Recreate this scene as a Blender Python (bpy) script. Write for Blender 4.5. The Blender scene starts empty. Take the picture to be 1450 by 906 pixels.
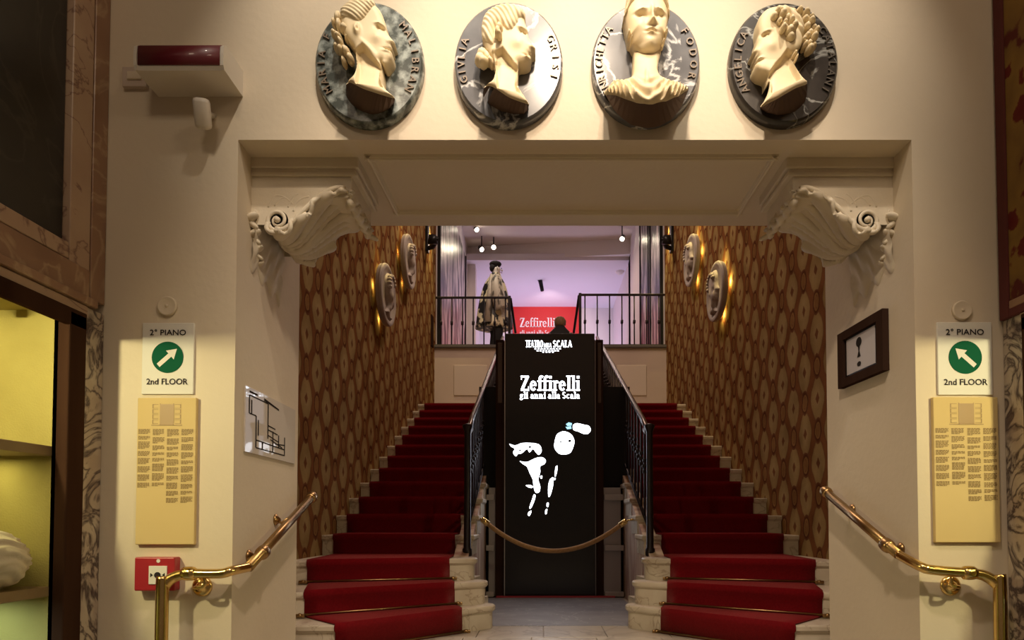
import bpy, bmesh, math, random
from math import sin, cos, tan, atan, atan2, pi, sqrt, radians, exp, hypot
from mathutils import Vector, Matrix, geometry
import numpy as np
random.seed(7)
SC = bpy.context.scene
COL = SC.collection

# ------------------------------------------------------------------ camera
F, PITCH, HC = 950.0, radians(1.8), 0.696          # focal length in pixels of a 1450 wide frame
SX, SY = -41.0, 252.0
cd = bpy.data.cameras.new('camera'); cam = bpy.data.objects.new('camera', cd); COL.objects.link(cam)
cd.sensor_width = 36.0; cd.lens = 36.0 * F / 1450.0
cd.shift_x = SX / 1450.0; cd.shift_y = SY / 1450.0
cam.location = (0, 0, HC); cam.rotation_euler = (pi / 2 + PITCH, 0, 0)
SC.camera = cam

def ray(px, py):
    xc = (px - 725 + SX) / F; yc = (453 - py + SY) / F
    return Vector((xc, cos(PITCH) - yc * sin(PITCH), sin(PITCH) + yc * cos(PITCH)))
def P(px, py, D):                                    # the point of the plane y = D
    r = ray(px, py); t = D / r.y
    return Vector((r.x * t, D, HC + r.z * t))
def PX(px, py, X):                                   # the point of the plane x = X
    r = ray(px, py); t = X / r.x
    return Vector((X, r.y * t, HC + r.z * t))

# ------------------------------------------------------------------ world, exposure, lights
SC.view_settings.view_transform = 'Standard'
SC.view_settings.look = 'None'
SC.view_settings.gamma = 1.0
SC.view_settings.use_curve_mapping = False
SC.view_settings.exposure = 0.0
W = bpy.data.worlds.new('world'); SC.world = W; W.use_nodes = True
W.node_tree.nodes['Background'].inputs[0].default_value = (1.0, 0.72, 0.50, 1)
W.node_tree.nodes['Background'].inputs[1].default_value = 0.115

DF, DB = 2.55, 3.31                                  # front and back of the thick front wall
K = 0.76                                             # size factor of the fittings on the front wall, the group scaled about the camera
AX = 0.125                                           # axis of the stairs
R_, T_ = 0.145, 0.34                                 # riser, tread
def nos(n): return T_ * (n + 10.26)
XL, XR = P(147, 450, DF).x, P(1420, 450, DF).x       # side walls of the front hall
WL, WR = P(423, 500, 4.35).x, P(1170, 500, 4.35).x                                 # wallpapered side walls of the stairwell
ZU = HC + 2.57                                       # upper floor
ZL = 15 * R_                                         # middle landing

def light(name, kind, loc, power, color, aim=None, **kw):
    d = bpy.data.lights.new(name, kind); o = bpy.data.objects.new(name, d); COL.objects.link(o)
    o.location = loc; d.energy = power; d.color = color
    for k, v in kw.items(): setattr(d, k, v)
    if aim is not None: o.rotation_euler = (Vector(aim) - Vector(loc)).to_track_quat('-Z', 'Y').to_euler()
    return o
light('stairwell_lamp', 'AREA', (AX, 6.9, HC + 5.75), 110, (1.0, .74, .58), None, shape='RECTANGLE', size=.6, size_y=3.0)
for i, px in enumerate((522, 720, 915, 1112)):       # the four ceiling spots over the ovals
    p = P(px, 60, DF)
    light('spot_lamp', 'SPOT', (p.x * .92 + .05, 1.56, 3.63), 74, (1.0, .87, .71), (p.x, DF - .04, p.z + .09), spot_size=radians(52), spot_blend=.85, shadow_soft_size=.035)
light('hall_fill_spot', 'SPOT', (0.15, .92, 3.50), 200, (1.0, .80, .60), (AX, 3.4, .35), spot_size=radians(72), spot_blend=.8, shadow_soft_size=.08)  # added fill, brightens the lower steps and carpet through the opening
for x in (-1.2, 1.5):                                # two broad fill lights, added overhead to lift the hall walls
    light('hall_fill_area', 'AREA', (x * .8, .15, 3.6), 8, (1.0, .78, .56), (x * .9, 2.3, .9), shape='DISK', size=.5)

# ------------------------------------------------------------------ materials
def nt(m):
    m.use_nodes = True
    return m.node_tree, m.node_tree.nodes['Principled BSDF']
def node(t, kind, inputs=None, **kw):
    n = t.nodes.new(kind)
    for k, v in kw.items(): setattr(n, k, v)
    for k, v in (inputs or {}).items():
        if hasattr(v, 'is_linked'): t.links.new(v, n.inputs[k])
        else: n.inputs[k].default_value = v
    return n
def mth(t, op, a, b=0.0, c=None):
    n = t.nodes.new('ShaderNodeMath'); n.operation = op
    for i, v in enumerate((a, b, c)):
        if v is None: continue
        if hasattr(v, 'is_linked'): t.links.new(v, n.inputs[i])
        else: n.inputs[i].default_value = v
    return n.outputs[0]
def ramp(t, fac, stops):
    n = t.nodes.new('ShaderNodeValToRGB'); t.links.new(fac, n.inputs[0])
    e = n.color_ramp.elements
    while len(e) < len(stops): e.new(0.5)
    for el, (p, c) in zip(e, stops): el.position = p; el.color = (*c, 1)
    return n.outputs[0]
def mixc(t, fac, a, b, mode='MIX'):
    n = t.nodes.new('ShaderNodeMix'); n.data_type = 'RGBA'; n.blend_type = mode
    for i, v in ((0, fac), (6, a), (7, b)):
        if hasattr(v, 'is_linked'): t.links.new(v, n.inputs[i])
        else: n.inputs[i].default_value = (v if i == 0 else (*v, 1))
    return n.outputs[2]
def mat(name, c, rough=.55, metal=0.0, c2=None, scale=4.0, bump=None, emit=None, coat=0.0, stretch=None, detail=6.0, lo=.35, hi=.65):
    m = bpy.data.materials.new(name); t, b = nt(m)
    b.inputs['Base Color'].default_value = (*c, 1); b.inputs['Roughness'].default_value = rough; b.inputs['Metallic'].default_value = metal
    b.inputs['Coat Weight'].default_value = coat
    co = node(t, 'ShaderNodeTexCoord').outputs['Object']
    if stretch: co = node(t, 'ShaderNodeMapping', {'Vector': co, 'Scale': stretch}).outputs[0]
    if c2:
        n = node(t, 'ShaderNodeTexNoise', {'Vector': co, 'Scale': scale, 'Detail': detail})
        t.links.new(ramp(t, n.outputs[0], [(lo, c), (hi, c2)]), b.inputs['Base Color'])
    if bump:
        n = node(t, 'ShaderNodeTexNoise', {'Vector': co, 'Scale': bump[0], 'Detail': 5.0})
        bp = node(t, 'ShaderNodeBump', {'Height': n.outputs[0], 'Strength': bump[1], 'Distance': .01})
        t.links.new(bp.outputs[0], b.inputs['Normal'])
    if emit:
        b.inputs['Emission Color'].default_value = (*emit[0], 1); b.inputs['Emission Strength'].default_value = emit[1]
    return m
def dull(m, v=.12):
    m.node_tree.nodes['Principled BSDF'].inputs['Specular IOR Level'].default_value = v; return m
def marble(name, c, vein, scale=3.0, w=.05, c2=None, rough=.3, dist=1.5):
    m = bpy.data.materials.new(name); t, b = nt(m); b.inputs['Roughness'].default_value = rough
    co = node(t, 'ShaderNodeTexCoord').outputs['Object']
    n1 = node(t, 'ShaderNodeTexNoise', {'Vector': co, 'Scale': scale, 'Detail': 7.0, 'Distortion': dist})
    d = mth(t, 'ABSOLUTE', mth(t, 'SUBTRACT', n1.outputs[0], .5))
    n2 = node(t, 'ShaderNodeTexNoise', {'Vector': co, 'Scale': scale * 1.7, 'Detail': 4.0})
    base = ramp(t, n2.outputs[0], [(.35, c), (.65, c2 or tuple(x * .8 for x in c))])
    t.links.new(mixc(t, ramp(t, d, [(0, (1, 1, 1)), (w, (0, 0, 0))]), base, vein), b.inputs['Base Color'])
    return m
M = {}
M['plaster'] = mat('plaster', (.70, .61, .47), .8, c2=(.66, .56, .43), scale=1.3, bump=(35, .12))
M['plaster_grey'] = mat('plaster_grey', (.60, .50, .42), .8, c2=(.54, .44, .37), scale=1.0, bump=(20, .1))
M['carved'] = mat('carved_plaster', (.72, .64, .50), .7, c2=(.66, .57, .43), scale=6, bump=(60, .1))
M['trimpaint'] = mat('trim_paint', (.70, .61, .46), .7)
M['white_upper'] = mat('white_paint_upper', (.75, .70, .68), .7)
M['ceiling'] = mat('ceiling_paint', (.62, .54, .48), .8)
M['pale_marble'] = marble('pale_pink_marble', (.50, .36, .25), (.22, .12, .09), 2.2, .012, (.43, .29, .20))
M['red_marble'] = marble('reddish_marble', (.33, .19, .115), (.42, .28, .17), 2.5, .03, (.25, .135, .08))
M['veined_marble'] = marble('brown_veined_marble', (.52, .44, .35), (.055, .03, .028), 6.0, .085, (.40, .31, .24), dist=2.5)
M['dark_marble'] = marble('dark_green_marble', (.016, .014, .011), (.04, .034, .025), 2.5, .03, (.026, .021, .015), rough=.35)
M['step_marble'] = marble('cream_step_marble', (.60, .53, .42), (.38, .30, .22), 4, .02, (.52, .44, .34), rough=.4)
M['slab'] = marble('beige_floor_stone', (.46, .40, .33), (.30, .25, .20), 2.5, .03, (.38, .33, .27), rough=.38)
M['grey_slab'] = marble('grey_threshold_stone', (.22, .21, .22), (.30, .29, .30), 3, .02, (.18, .17, .18), rough=.5)
M['corridor'] = mat('faux_marble_paint', (.62, .50, .38), .55, c2=(.34, .19, .15), scale=5, stretch=(1, 3, .5), detail=8)
M['carpet'] = mat('red_carpet', (.19, .006, .010), .95, c2=(.15, .004, .008), scale=90, bump=(400, .5))
M['brass'] = mat('brass', (.78, .55, .22), .18, 1.0, c2=(.66, .45, .17), scale=10)
M['bronze'] = mat('aged_brass', (.42, .27, .12), .32, 1.0, c2=(.34, .21, .09), scale=14)
M['iron'] = mat('dark_iron', (.022, .016, .018), .38, .6)
M['iron_rail'] = mat('worn_handrail', (.13, .10, .09), .28, .7)
M['black'] = mat('black_plastic', (.012, .011, .012), .35)
M['screen'] = mat('dark_screen_glass', (.010, .008, .009), .22)
M['frame_dark'] = mat('dark_stained_wood', (.035, .018, .013), .45, c2=(.05, .028, .02), scale=6, stretch=(1, 1, .15))
M['wood'] = mat('cabinet_wood', (.036, .017, .011), .4, c2=(.06, .03, .018), scale=5, stretch=(1, 1, .1))
M['shelf_wood'] = mat('shelf_wood', (.30, .22, .10), .5, c2=(.22, .15, .07), scale=5)
M['yellow'] = mat('yellow_cloth_lining', (.40, .345, .10), .85, c2=(.33, .28, .075), scale=3, bump=(150, .2))
M['cast'] = mat('plaster_cast', (.70, .64, .48), .75, c2=(.58, .50, .36), scale=5, bump=(25, .3))
M['white_plastic'] = mat('white_plastic', (.72, .66, .58), .35)
M['red_plastic'] = mat('red_plastic', (.36, .02, .03), .35)
M['dull_red'] = mat('dark_red_lens', (.15, .012, .022), .4, coat=.3)
M['sign_white'] = mat('sign_white', (.74, .72, .66), .25)
M['green'] = mat('sign_green', (.012, .10, .05), .35)
M['ink'] = mat('dark_ink', (.035, .03, .03), .5)
M['brown_ink'] = mat('brown_ink', (.24, .15, .06), .6)
M['parchment'] = mat('buff_board', (.66, .51, .25), .4, c2=(.62, .47, .22), scale=2)
M['parch_dark'] = mat('brown_print', (.36, .23, .10), .5)
M['paper'] = mat('grey_paper', (.55, .52, .54), .45)
M['acrylic'] = mat('clear_sleeve', (.62, .56, .50), .2, coat=.4)
M['slate'] = marble('dark_veined_slate', (.085, .085, .095), (.62, .62, .62), 4.2, .022, (.14, .14, .15), rough=.22, dist=.8)
M['slate_green'] = mat('mottled_green_slate', (.05, .06, .055), .22, c2=(.34, .38, .36), scale=30, detail=8, lo=.42, hi=.66)
M['slate_black'] = marble('black_veined_slate', (.028, .024, .022), (.34, .34, .32), 4.0, .022, (.05, .044, .04), rough=.25)
M['relief'] = mat('ivory_marble', (.78, .66, .44), .55, c2=(.72, .59, .37), scale=8)
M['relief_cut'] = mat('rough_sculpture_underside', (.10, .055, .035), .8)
M['lettering'] = mat('bronze_letters', (.17, .13, .095), .4, .3)
M['stone_grey'] = mat('grey_stone_roundel', (.42, .36, .31), .65, c2=(.34, .29, .25), scale=8, bump=(40, .2))
M['rope'] = mat('tan_rope', (.42, .25, .11), .8, c2=(.33, .19, .08), scale=60, bump=(120, .6))
M['led'] = mat('lit_screen_white', (.9, .95, 1), .5, emit=((.90, .94, 1.0), 7.0))
M['led_blue'] = mat('lit_screen_blue', (.3, .6, .7), .5, emit=((.35, .68, .85), 1.6))
M['lamp'] = mat('lamp_glow', (1, .9, .7), .5, emit=((1.0, .88, .66), 30.0))
M['banner'] = mat('red_banner', (.55, .015, .015), .6)
M['banner_white'] = mat('banner_lettering', (.85, .80, .78), .6)
M['dark_cloth'] = mat('black_cloth', (.012, .011, .013), .8, bump=(60, .3))
M['skin'] = mat('pale_skin', (.55, .33, .24), .5)
M['hair_blond'] = mat('dark_blond_hair', (.30, .17, .08), .6, c2=(.16, .085, .04), scale=40, stretch=(1, 1, .2))
M['mannequin'] = mat('white_mannequin', (.75, .70, .66), .4)
M['coat'] = mat('black_and_silver_brocade', (.012, .011, .010), .45, c2=(.80, .70, .48), scale=11, detail=4, lo=.49, hi=.55, stretch=(1, 1, .6))
M['coat_light'] = mat('silver_grey_coat_cloth', (.55, .48, .40), .5, c2=(.10, .09, .08), scale=9, detail=4, lo=.5, hi=.62, stretch=(1.6, 1.6, .5))
M['poster'] = mat('black_white_photo', (.05, .045, .05), .35, c2=(.72, .66, .68), scale=2.6, detail=9, lo=.44, hi=.60, stretch=(1, 1.8, .55))

def wallpaper():
    m = bpy.data.materials.new('ochre_ogee_wallpaper'); t, b = nt(m); b.inputs['Roughness'].default_value = .62
    co = node(t, 'ShaderNodeTexCoord').outputs['Object']
    wob = node(t, 'ShaderNodeTexNoise', {'Vector': co, 'Scale': 14.0, 'Detail': 6.0}).outputs['Color']
    co2 = node(t, 'ShaderNodeVectorMath', {0: co, 1: node(t, 'ShaderNodeVectorMath', {0: wob, 1: (.032, .032, .032)}, operation='MULTIPLY').outputs[0]}, operation='ADD').outputs[0]
    s = node(t, 'ShaderNodeSeparateXYZ', {0: co2})
    a = mth(t, 'DIVIDE', s.outputs[1], .215); c = mth(t, 'DIVIDE', s.outputs[2], .218)
    p = mth(t, 'MULTIPLY', mth(t, 'ADD', a, c), .5); q = mth(t, 'MULTIPLY', mth(t, 'SUBTRACT', a, c), .5)
    def local(off):
        lp = mth(t, 'SUBTRACT', mth(t, 'FRACT', mth(t, 'ADD', p, off)), .5); lq = mth(t, 'SUBTRACT', mth(t, 'FRACT', mth(t, 'ADD', q, off)), .5)
        return mth(t, 'ABSOLUTE', mth(t, 'ADD', lp, lq)), mth(t, 'ABSOLUTE', mth(t, 'SUBTRACT', lp, lq))
    def ell(x, y, rx, ry, k=2.0):
        return mth(t, 'POWER', mth(t, 'ADD', mth(t, 'POWER', mth(t, 'DIVIDE', x, rx), k), mth(t, 'POWER', mth(t, 'DIVIDE', y, ry), k)), 1 / k)
    bx, by = local(.5); sx, sy = local(0.0)
    eb = ell(bx, by, .60, .86, 1.45); ed = ell(bx, by, .15, .20, 1.0); es = ell(sx, sy, .30, .42); ei = ell(sx, sy, .11, .22)
    gold, tan_, red, dark = (.34, .225, .09), (.40, .275, .125), (.185, .078, .036), (.095, .034, .018)
    big = ramp(t, eb, [(0, tan_), (.80, gold), (.90, red), (1.0, (.22, .09, .035))])
    big = mixc(t, ramp(t, ed, [(.9, (1, 1, 1)), (1.0, (0, 0, 0))]), big, red)
    sm = ramp(t, es, [(.0, (.25, .125, .045)), (.62, (.29, .155, .055)), (.70, dark), (.95, red), (1.0, red)])
    sm = mixc(t, ramp(t, ei, [(.7, (0, 0, 0)), (.85, (1, 1, 1)), (1.0, (0, 0, 0))]), sm, red)
    colr = mixc(t, ramp(t, es, [(.97, (1, 1, 1)), (1.0, (0, 0, 0))]), big, sm)
    n = node(t, 'ShaderNodeTexNoise', {'Vector': co, 'Scale': 6.0, 'Detail': 8.0})
    colr = mixc(t, .55, colr, ramp(t, n.outputs[0], [(.3, (.35, .30, .27)), (.7, (1, 1, 1))]), 'MULTIPLY')
    t.links.new(colr, b.inputs['Base Color'])
    bp = node(t, 'ShaderNodeBump', {'Height': colr, 'Strength': .25, 'Distance': .01}); t.links.new(bp.outputs[0], b.inputs['Normal'])
    return m
M['wallpaper'] = wallpaper()
def tapestry():
    m = bpy.data.materials.new('gold_floral_weave'); t, b = nt(m); b.inputs['Roughness'].default_value = .9
    co = node(t, 'ShaderNodeTexCoord').outputs['Object']
    v = node(t, 'ShaderNodeTexVoronoi', {'Vector': co, 'Scale': 6.5})
    n = node(t, 'ShaderNodeTexNoise', {'Vector': co, 'Scale': 16.0, 'Detail': 5.0})
    f = mth(t, 'ADD', v.outputs[0], mth(t, 'MULTIPLY', mth(t, 'SUBTRACT', n.outputs[0], .5), .7))
    t.links.new(ramp(t, f, [(.0, (.12, .012, .012)), (.26, (.13, .02, .014)), (.31, (.24, .14, .035)), (.7, (.19, .105, .03)), (.78, (.10, .02, .015))]), b.inputs['Base Color'])
    return m
M['tapestry'] = tapestry()
M['carpet'].node_tree.nodes['Principled BSDF'].inputs['Sheen Weight'].default_value = .18
M['carpet'].node_tree.nodes['Principled BSDF'].inputs['Sheen Tint'].default_value = (1, .45, .4, 1)
for k_ in ('wallpaper', 'carpet', 'frame_dark', 'poster', 'acrylic', 'paper', 'corridor', 'plaster', 'black', 'tapestry', 'wood', 'sign_white', 'green', 'ink', 'parchment'): dull(M[k_], .0 if k_ in ('wallpaper', 'carpet', 'frame_dark', 'acrylic', 'paper', 'wood', 'sign_white', 'green', 'ink', 'parchment') else .2)

# ------------------------------------------------------------------ geometry helpers
def me(name, verts, faces, m, parent=None, smooth=False, loc=None):
    d = bpy.data.meshes.new(name); d.from_pydata([tuple(v) for v in verts], [], faces); d.validate()
    bm = bmesh.new(); bm.from_mesh(d); bmesh.ops.recalc_face_normals(bm, faces=bm.faces); bm.to_mesh(d); bm.free()
    for mm in (m if isinstance(m, list) else [m]): d.materials.append(mm)
    if smooth: d.shade_smooth()
    o = bpy.data.objects.new(name, d); COL.objects.link(o)
    if parent: o.parent = parent; o.matrix_parent_inverse = Matrix.Translation(-Vector(parent.get('at', (0, 0, 0))))
    return o
def tag(o, label=None, cat=None, group=None, kind=None):
    for k, v in (('label', label), ('category', cat), ('group', group), ('kind', kind)):
        if v: o[k] = v
    return o
def thing(name, label, cat, at=(0, 0, 0), group=None):
    o = bpy.data.objects.new(name, None); COL.objects.link(o); o.location = at; o['at'] = tuple(at); o.empty_display_size = .05
    return tag(o, label, cat, group)
class G:                                             # collects shapes into one mesh
    def __init__(s): s.v = []; s.f = []
    def add(s, v, f):
        k = len(s.v); s.v += [tuple(x) for x in v]; s.f += [tuple(i + k for i in x) for x in f]; return s
    def box(s, x0, x1, y0, y1, z0, z1, bev=0.0):
        x0, x1 = sorted((x0, x1)); y0, y1 = sorted((y0, y1)); z0, z1 = sorted((z0, z1))
        if bev:
            bm = bmesh.new(); bmesh.ops.create_cube(bm, size=1)
            for v in bm.verts: v.co = Vector(((x0 + x1) / 2 + v.co.x * (x1 - x0), (y0 + y1) / 2 + v.co.y * (y1 - y0), (z0 + z1) / 2 + v.co.z * (z1 - z0)))
            bmesh.ops.bevel(bm, geom=bm.edges[:], offset=min(bev, .45 * min(x1 - x0, y1 - y0, z1 - z0)), segments=2, affect='EDGES', profile=.5)
            return s.bm(bm)
        return s.add([(x, y, z) for x in (x0, x1) for y in (y0, y1) for z in (z0, z1)], [(0, 1, 3, 2), (4, 6, 7, 5), (0, 4, 5, 1), (2, 3, 7, 6), (0, 2, 6, 4), (1, 5, 7, 3)])
    def bm(s, bm):
        bm.verts.index_update(); s.add([v.co.copy() for v in bm.verts], [[v.index for v in f.verts] for f in bm.faces]); bm.free(); return s
    def prism(s, poly, vec):                         # a planar polygon of 3-D points pushed along vec
        n = len(poly); a = [Vector(p) for p in poly]; b = [p + Vector(vec) for p in a]
        return s.add(a + b, [tuple(range(n)), tuple(range(2 * n - 1, n - 1, -1))] + [(i, (i + 1) % n, n + (i + 1) % n, n + i) for i in range(n)])
    def tube(s, pts, r, seg=10, cap=True):
        pts = [Vector(p) for p in pts]; rs = r if isinstance(r, (list, tuple)) else [r] * len(pts); v = []; f = []; n = len(pts)
        up = None
        for i, p in enumerate(pts):
            d = (pts[min(i + 1, n - 1)] - pts[max(i - 1, 0)]).normalized()
            if up is None: up = Vector((0, 0, 1)) if abs(d.z) < .9 else Vector((0, 1, 0))
            a = d.cross(up).normalized(); c = a.cross(d).normalized(); up = c
            for k in range(seg):
                w = 2 * pi * k / seg; v.append(p + (a * cos(w) + c * sin(w)) * rs[i])
        for i in range(n - 1):
            for k in range(seg): f.append((i * seg + k, i * seg + (k + 1) % seg, (i + 1) * seg + (k + 1) % seg, (i + 1) * seg + k))
        if cap: f += [tuple(range(seg - 1, -1, -1)), tuple(range((n - 1) * seg, n * seg))]
        return s.add(v, f)
    def ell(s, c, r, rot=None, sub=2, fn=None):
        bm = bmesh.new(); bmesh.ops.create_icosphere(bm, subdivisions=sub, radius=1)
        for v in bm.verts:
            p = v.co.copy(); k = fn(p) if fn else 1.0
            p = Vector((p.x * r[0], p.y * r[1], p.z * r[2])) * k
            if rot is not None: p = rot @ p
            v.co = p + Vector(c)
        return s.bm(bm)
    def lathe(s, prof, origin, axis='z', seg=24, sx=1.0, sy=1.0):       # prof: (radius, height)
        v = []; f = []; o = Vector(origin)
        for r, h in prof:
            for k in range(seg):
                w = 2 * pi * k / seg; a, b = r * cos(w) * sx, r * sin(w) * sy
                v.append(o + (Vector((a, b, h)) if axis == 'z' else Vector((a, h, b)) if axis == 'y' else Vector((h, a, b))))
        n = len(prof)
        for i in range(n - 1):
            for k in range(seg): f.append((i * seg + k, i * seg + (k + 1) % seg, (i + 1) * seg + (k + 1) % seg, (i + 1) * seg + k))
        f += [tuple(range(seg)), tuple(range((n - 1) * seg, n * seg))]
        return s.add(v, f)
    def make(s, name, m, parent=None, smooth=False): return me(name, s.v, s.f, m, parent, smooth)
def smooth_by_angle(o, deg=40):
    o.data.shade_smooth()
    try: o.data.set_sharp_from_angle(angle=radians(deg))
    except Exception: pass
    return o
def curve_pts(pts, n=8):                             # Catmull-Rom
    pts = [Vector(p) for p in pts]; out = []
    for i in range(len(pts) - 1):
        p0, p1, p2, p3 = pts[max(i - 1, 0)], pts[i], pts[i + 1], pts[min(i + 2, len(pts) - 1)]
        for k in range(n):
            t = k / n; out.append(.5 * ((2 * p1) + (p2 - p0) * t + (2 * p0 - 5 * p1 + 4 * p2 - p3) * t * t + (3 * p1 - p0 - 3 * p2 + p3) * t ** 3))
    return out + [pts[-1]]
def struct(name, g, m, parent=None):
    o = g.make(name, m, parent)
    if parent is None: o['kind'] = 'structure'
    return o
_gl = {}
def glyphs(text, bold=0.0):                          # 2-D faces of a line of text, height of capitals about .7
    key = (text, bold)
    if key not in _gl:
        c = bpy.data.curves.new('t', 'FONT'); c.body = text; c.size = 1; c.offset = bold; c.resolution_u = 3
        o = bpy.data.objects.new('t', c); COL.objects.link(o); bpy.context.view_layer.update()
        e = o.evaluated_get(bpy.context.evaluated_depsgraph_get()); d = e.to_mesh()
        v = [(x.co.x, x.co.y) for x in d.vertices]; f = [tuple(p.vertices) for p in d.polygons]
        e.to_mesh_clear(); bpy.data.objects.remove(o); bpy.data.curves.remove(c)
        _gl[key] = (v, f)
    return _gl[key]
def text_into(g, text, origin, right, up, width=None, height=None, bold=0.0, center=True, depth=None, thick=0.0):
    v, f = glyphs(text, bold)
    xs = [p[0] for p in v]; ys = [p[1] for p in v]; w = max(xs) - min(xs); h = max(ys) - min(ys)
    sx = width / w if width else height / h; sy = height / h if height else sx
    ox = (min(xs) + max(xs)) / 2 if center else min(xs); oy = (min(ys) + max(ys)) / 2 if center else min(ys)
    R, U = Vector(right).normalized(), Vector(up).normalized(); nrm = R.cross(U)
    pts = [Vector(origin) + R * ((p[0] - ox) * sx) + U * ((p[1] - oy) * sy) + nrm * thick for p in v]
    g.add(pts, f)
    if thick:
        from collections import Counter
        ed = Counter(); 
        for q in f:
            for i in range(len(q)): ed[tuple(sorted((q[i], q[(i + 1) % len(q)])))] += 1
        for (a, b), k in ed.items():
            if k == 1: g.add([pts[a], pts[b], pts[b] - nrm * thick, pts[a] - nrm * thick], [(0, 1, 2, 3)])
    return g

# ================================================================== SETTING
# floors
fl = struct('floor', G().box(-1.7, 2.0, 2.66, 6.6, -.20, -.012), M['slab'])
ys = [2.66, 3.12, 3.56, 3.98, 4.40]
xs = [-1.55, -1.0, -.42, -.02, .36, .74, 1.3, 1.83]
for j in range(4):
    for i in range(len(xs) - 1):
        dx = .07 * ((j % 2) - .5) if 0 < i else 0
        if i == len(xs) - 2: continue
        G().box(xs[i] + dx + .002, xs[i + 1] + .07 * ((j % 2) - .5) - .002, ys[j] + .002, ys[j + 1] - .002, -.02, 0 - .0006 * ((i * 7 + j) % 3), .002).make('stone_slab', M['slab'], fl)
G().box(-.46, .72, 4.42, 5.98, -.02, -.001, .002).make('threshold_slab', M['grey_slab'], fl)
G().box(-.40, .66, 5.975, 6.02, -.012, .012, .003).make('threshold_strip', M['red_plastic'], fl)
struct('floor_lower', G().box(-3.2, 3.4, -2.0, 2.66, -.62, -.435).box(-1.25, 1.45, 2.40, 2.66, -.435, -.15).box(-1.25, 1.45, 2.14, 2.40, -.435, -.29), M['slab'])

# front wall with its deep opening
a0, a1 = P(333, 500, DF), P(1296, 500, DF)           # front edges of the jambs
b0, b1 = P(423, 500, DB), P(1170, 500, DB)           # back edges
ZS = P(800, 198, DF).z                               # underside of the lintel
ZC = 3.74
fw = G()
for (ax, bx, ox) in ((a0.x, b0.x, XL - .6), (a1.x, b1.x, XR + .6)):
    fw.prism([(ox, DF, -.5), (ax, DF, -.5), (bx, DB, -.5), (ox, DB, -.5)], (0, 0, ZC + .5))
fw.prism([(a0.x, DF, ZS), (a1.x, DF, ZS), (b1.x, DB, ZS), (b0.x, DB, ZS)], (0, 0, ZC - ZS))
struct('wall_front', fw, M['plaster'])
# raised moulding on the underside of the lintel
def soffit_pt(px, py):
    r = ray(px, py); t = (ZS - HC) / r.z; return Vector((r.x * t, r.y * t, ZS))
q = [soffit_pt(522, 221), soffit_pt(1096, 221), soffit_pt(1046, 299), soffit_pt(562, 299)]
tg = G()
for i in range(4):
    d = (q[(i + 1) % 4] - q[i]).normalized() * .015
    a, b = q[i] - d, q[(i + 1) % 4] + d
    for rr, dz in ((.015, .0), (.008, .012)): tg.tube([a - Vector((0, 0, dz)), b - Vector((0, 0, dz))], rr, 8)
struct('trim_1', tg, M['trimpaint'])

# stairwell walls and ceilings
struct('wall_stairwell_left', G().box(WL - .3, WL, DB, 10.0, -.1, HC + 6.0), M['wallpaper'])
struct('wall_stairwell_right', G().box(WR, WR + .3, DB, 10.0, -.1, HC + 6.0), M['wallpaper'])
struct('wall_upper_left', G().box(WL - .3, WL, 10.0, 18.5, ZU - .2, HC + 6.0), M['white_upper'])
struct('wall_upper_right', G().box(WR, WR + .3, 10.0, 18.5, ZU - .2, HC + 6.0), M['white_upper'])
struct('ceiling', G().box(WL - .3, WR + .3, DB, 14.4, HC + 5.85, HC + 6.0), M['ceiling'])
struct('ceiling_hall', G().box(-3.2, 3.4, -.4, DF, ZC, ZC + .1), M['ceiling'])
XI, XJ = AX - .60, AX + .60                          # faces of the passage
def under_stair(x0, x1):
    g = G(); pts = [(x0, 4.62, -.1), (x0, 10.0, -.1), (x0, 10.0, ZL - .03), (x0, nos(15), ZL - .05)]
    pts += [(x0, nos(3) + .10, 3 * R_ - .02), (x0, 4.62, 2 * R_)]
    return g.prism(pts, (x1 - x0, 0, 0))
struct('wall_passage_left', under_stair(XI - .03, XI - .13), M['corridor'])
struct('wall_passage_right', under_stair(XJ + .03, XJ + .13), M['corridor'])
struct('floor_landing', G().box(WL, WR, nos(15) + .05, 10.75, ZL - .18, ZL), M['step_marble'])
NL, NR = -.45, .565                                  # gap where the middle flight climbs on
lw = G().box(WL, NL, 9.9, 10.0, ZL, ZU).box(NR, WR, 9.9, 10.0, ZL, ZU)
struct('wall_landing', lw, M['plaster_grey'])
tl = G()
for x0, x1 in ((P(643, 500, 9.9).x, P(690, 500, 9.9).x), (P(873, 500, 9.9).x, P(915, 500, 9.9).x)):
    z0, z1 = P(700, 560, 9.9).z, P(700, 517, 9.9).z
    tl.box(x0, x1, 9.885, 9.905, z0, z1, .006)
struct('trim_2', tl, mat('lighter_panel_paint', (.62, .53, .46), .8))
struct('trim_3', G().box(WL, NL, 9.86, 10.02, ZU - .03, ZU + .012, .006).box(NR, WR, 9.86, 10.02, ZU - .03, ZU + .012, .006), mat('grey_coping', (.10, .085, .08), .5))
struct('floor_upper', G().box(WL, NL, 10.0, 18.5, ZU - .18, ZU).box(NR, WR, 10.0, 18.5, ZU - .18, ZU).box(NL, NR, 12.4, 18.5, ZU - .18, ZU), M['ceiling'])
mf = thing('middle_staircase', 'short middle flight climbing from landing to upper hall behind black screen', 'staircase', (0.06, 10.75, ZL))
for k in range(7):
    G().box(NL, NR, 10.75 + .235 * k, 10.75 + .235 * (k + 1) + .03, ZL - .18, ZL + (ZU - ZL) / 7 * (k + 1), .008).make('step', M['step_marble'], mf)
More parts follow.
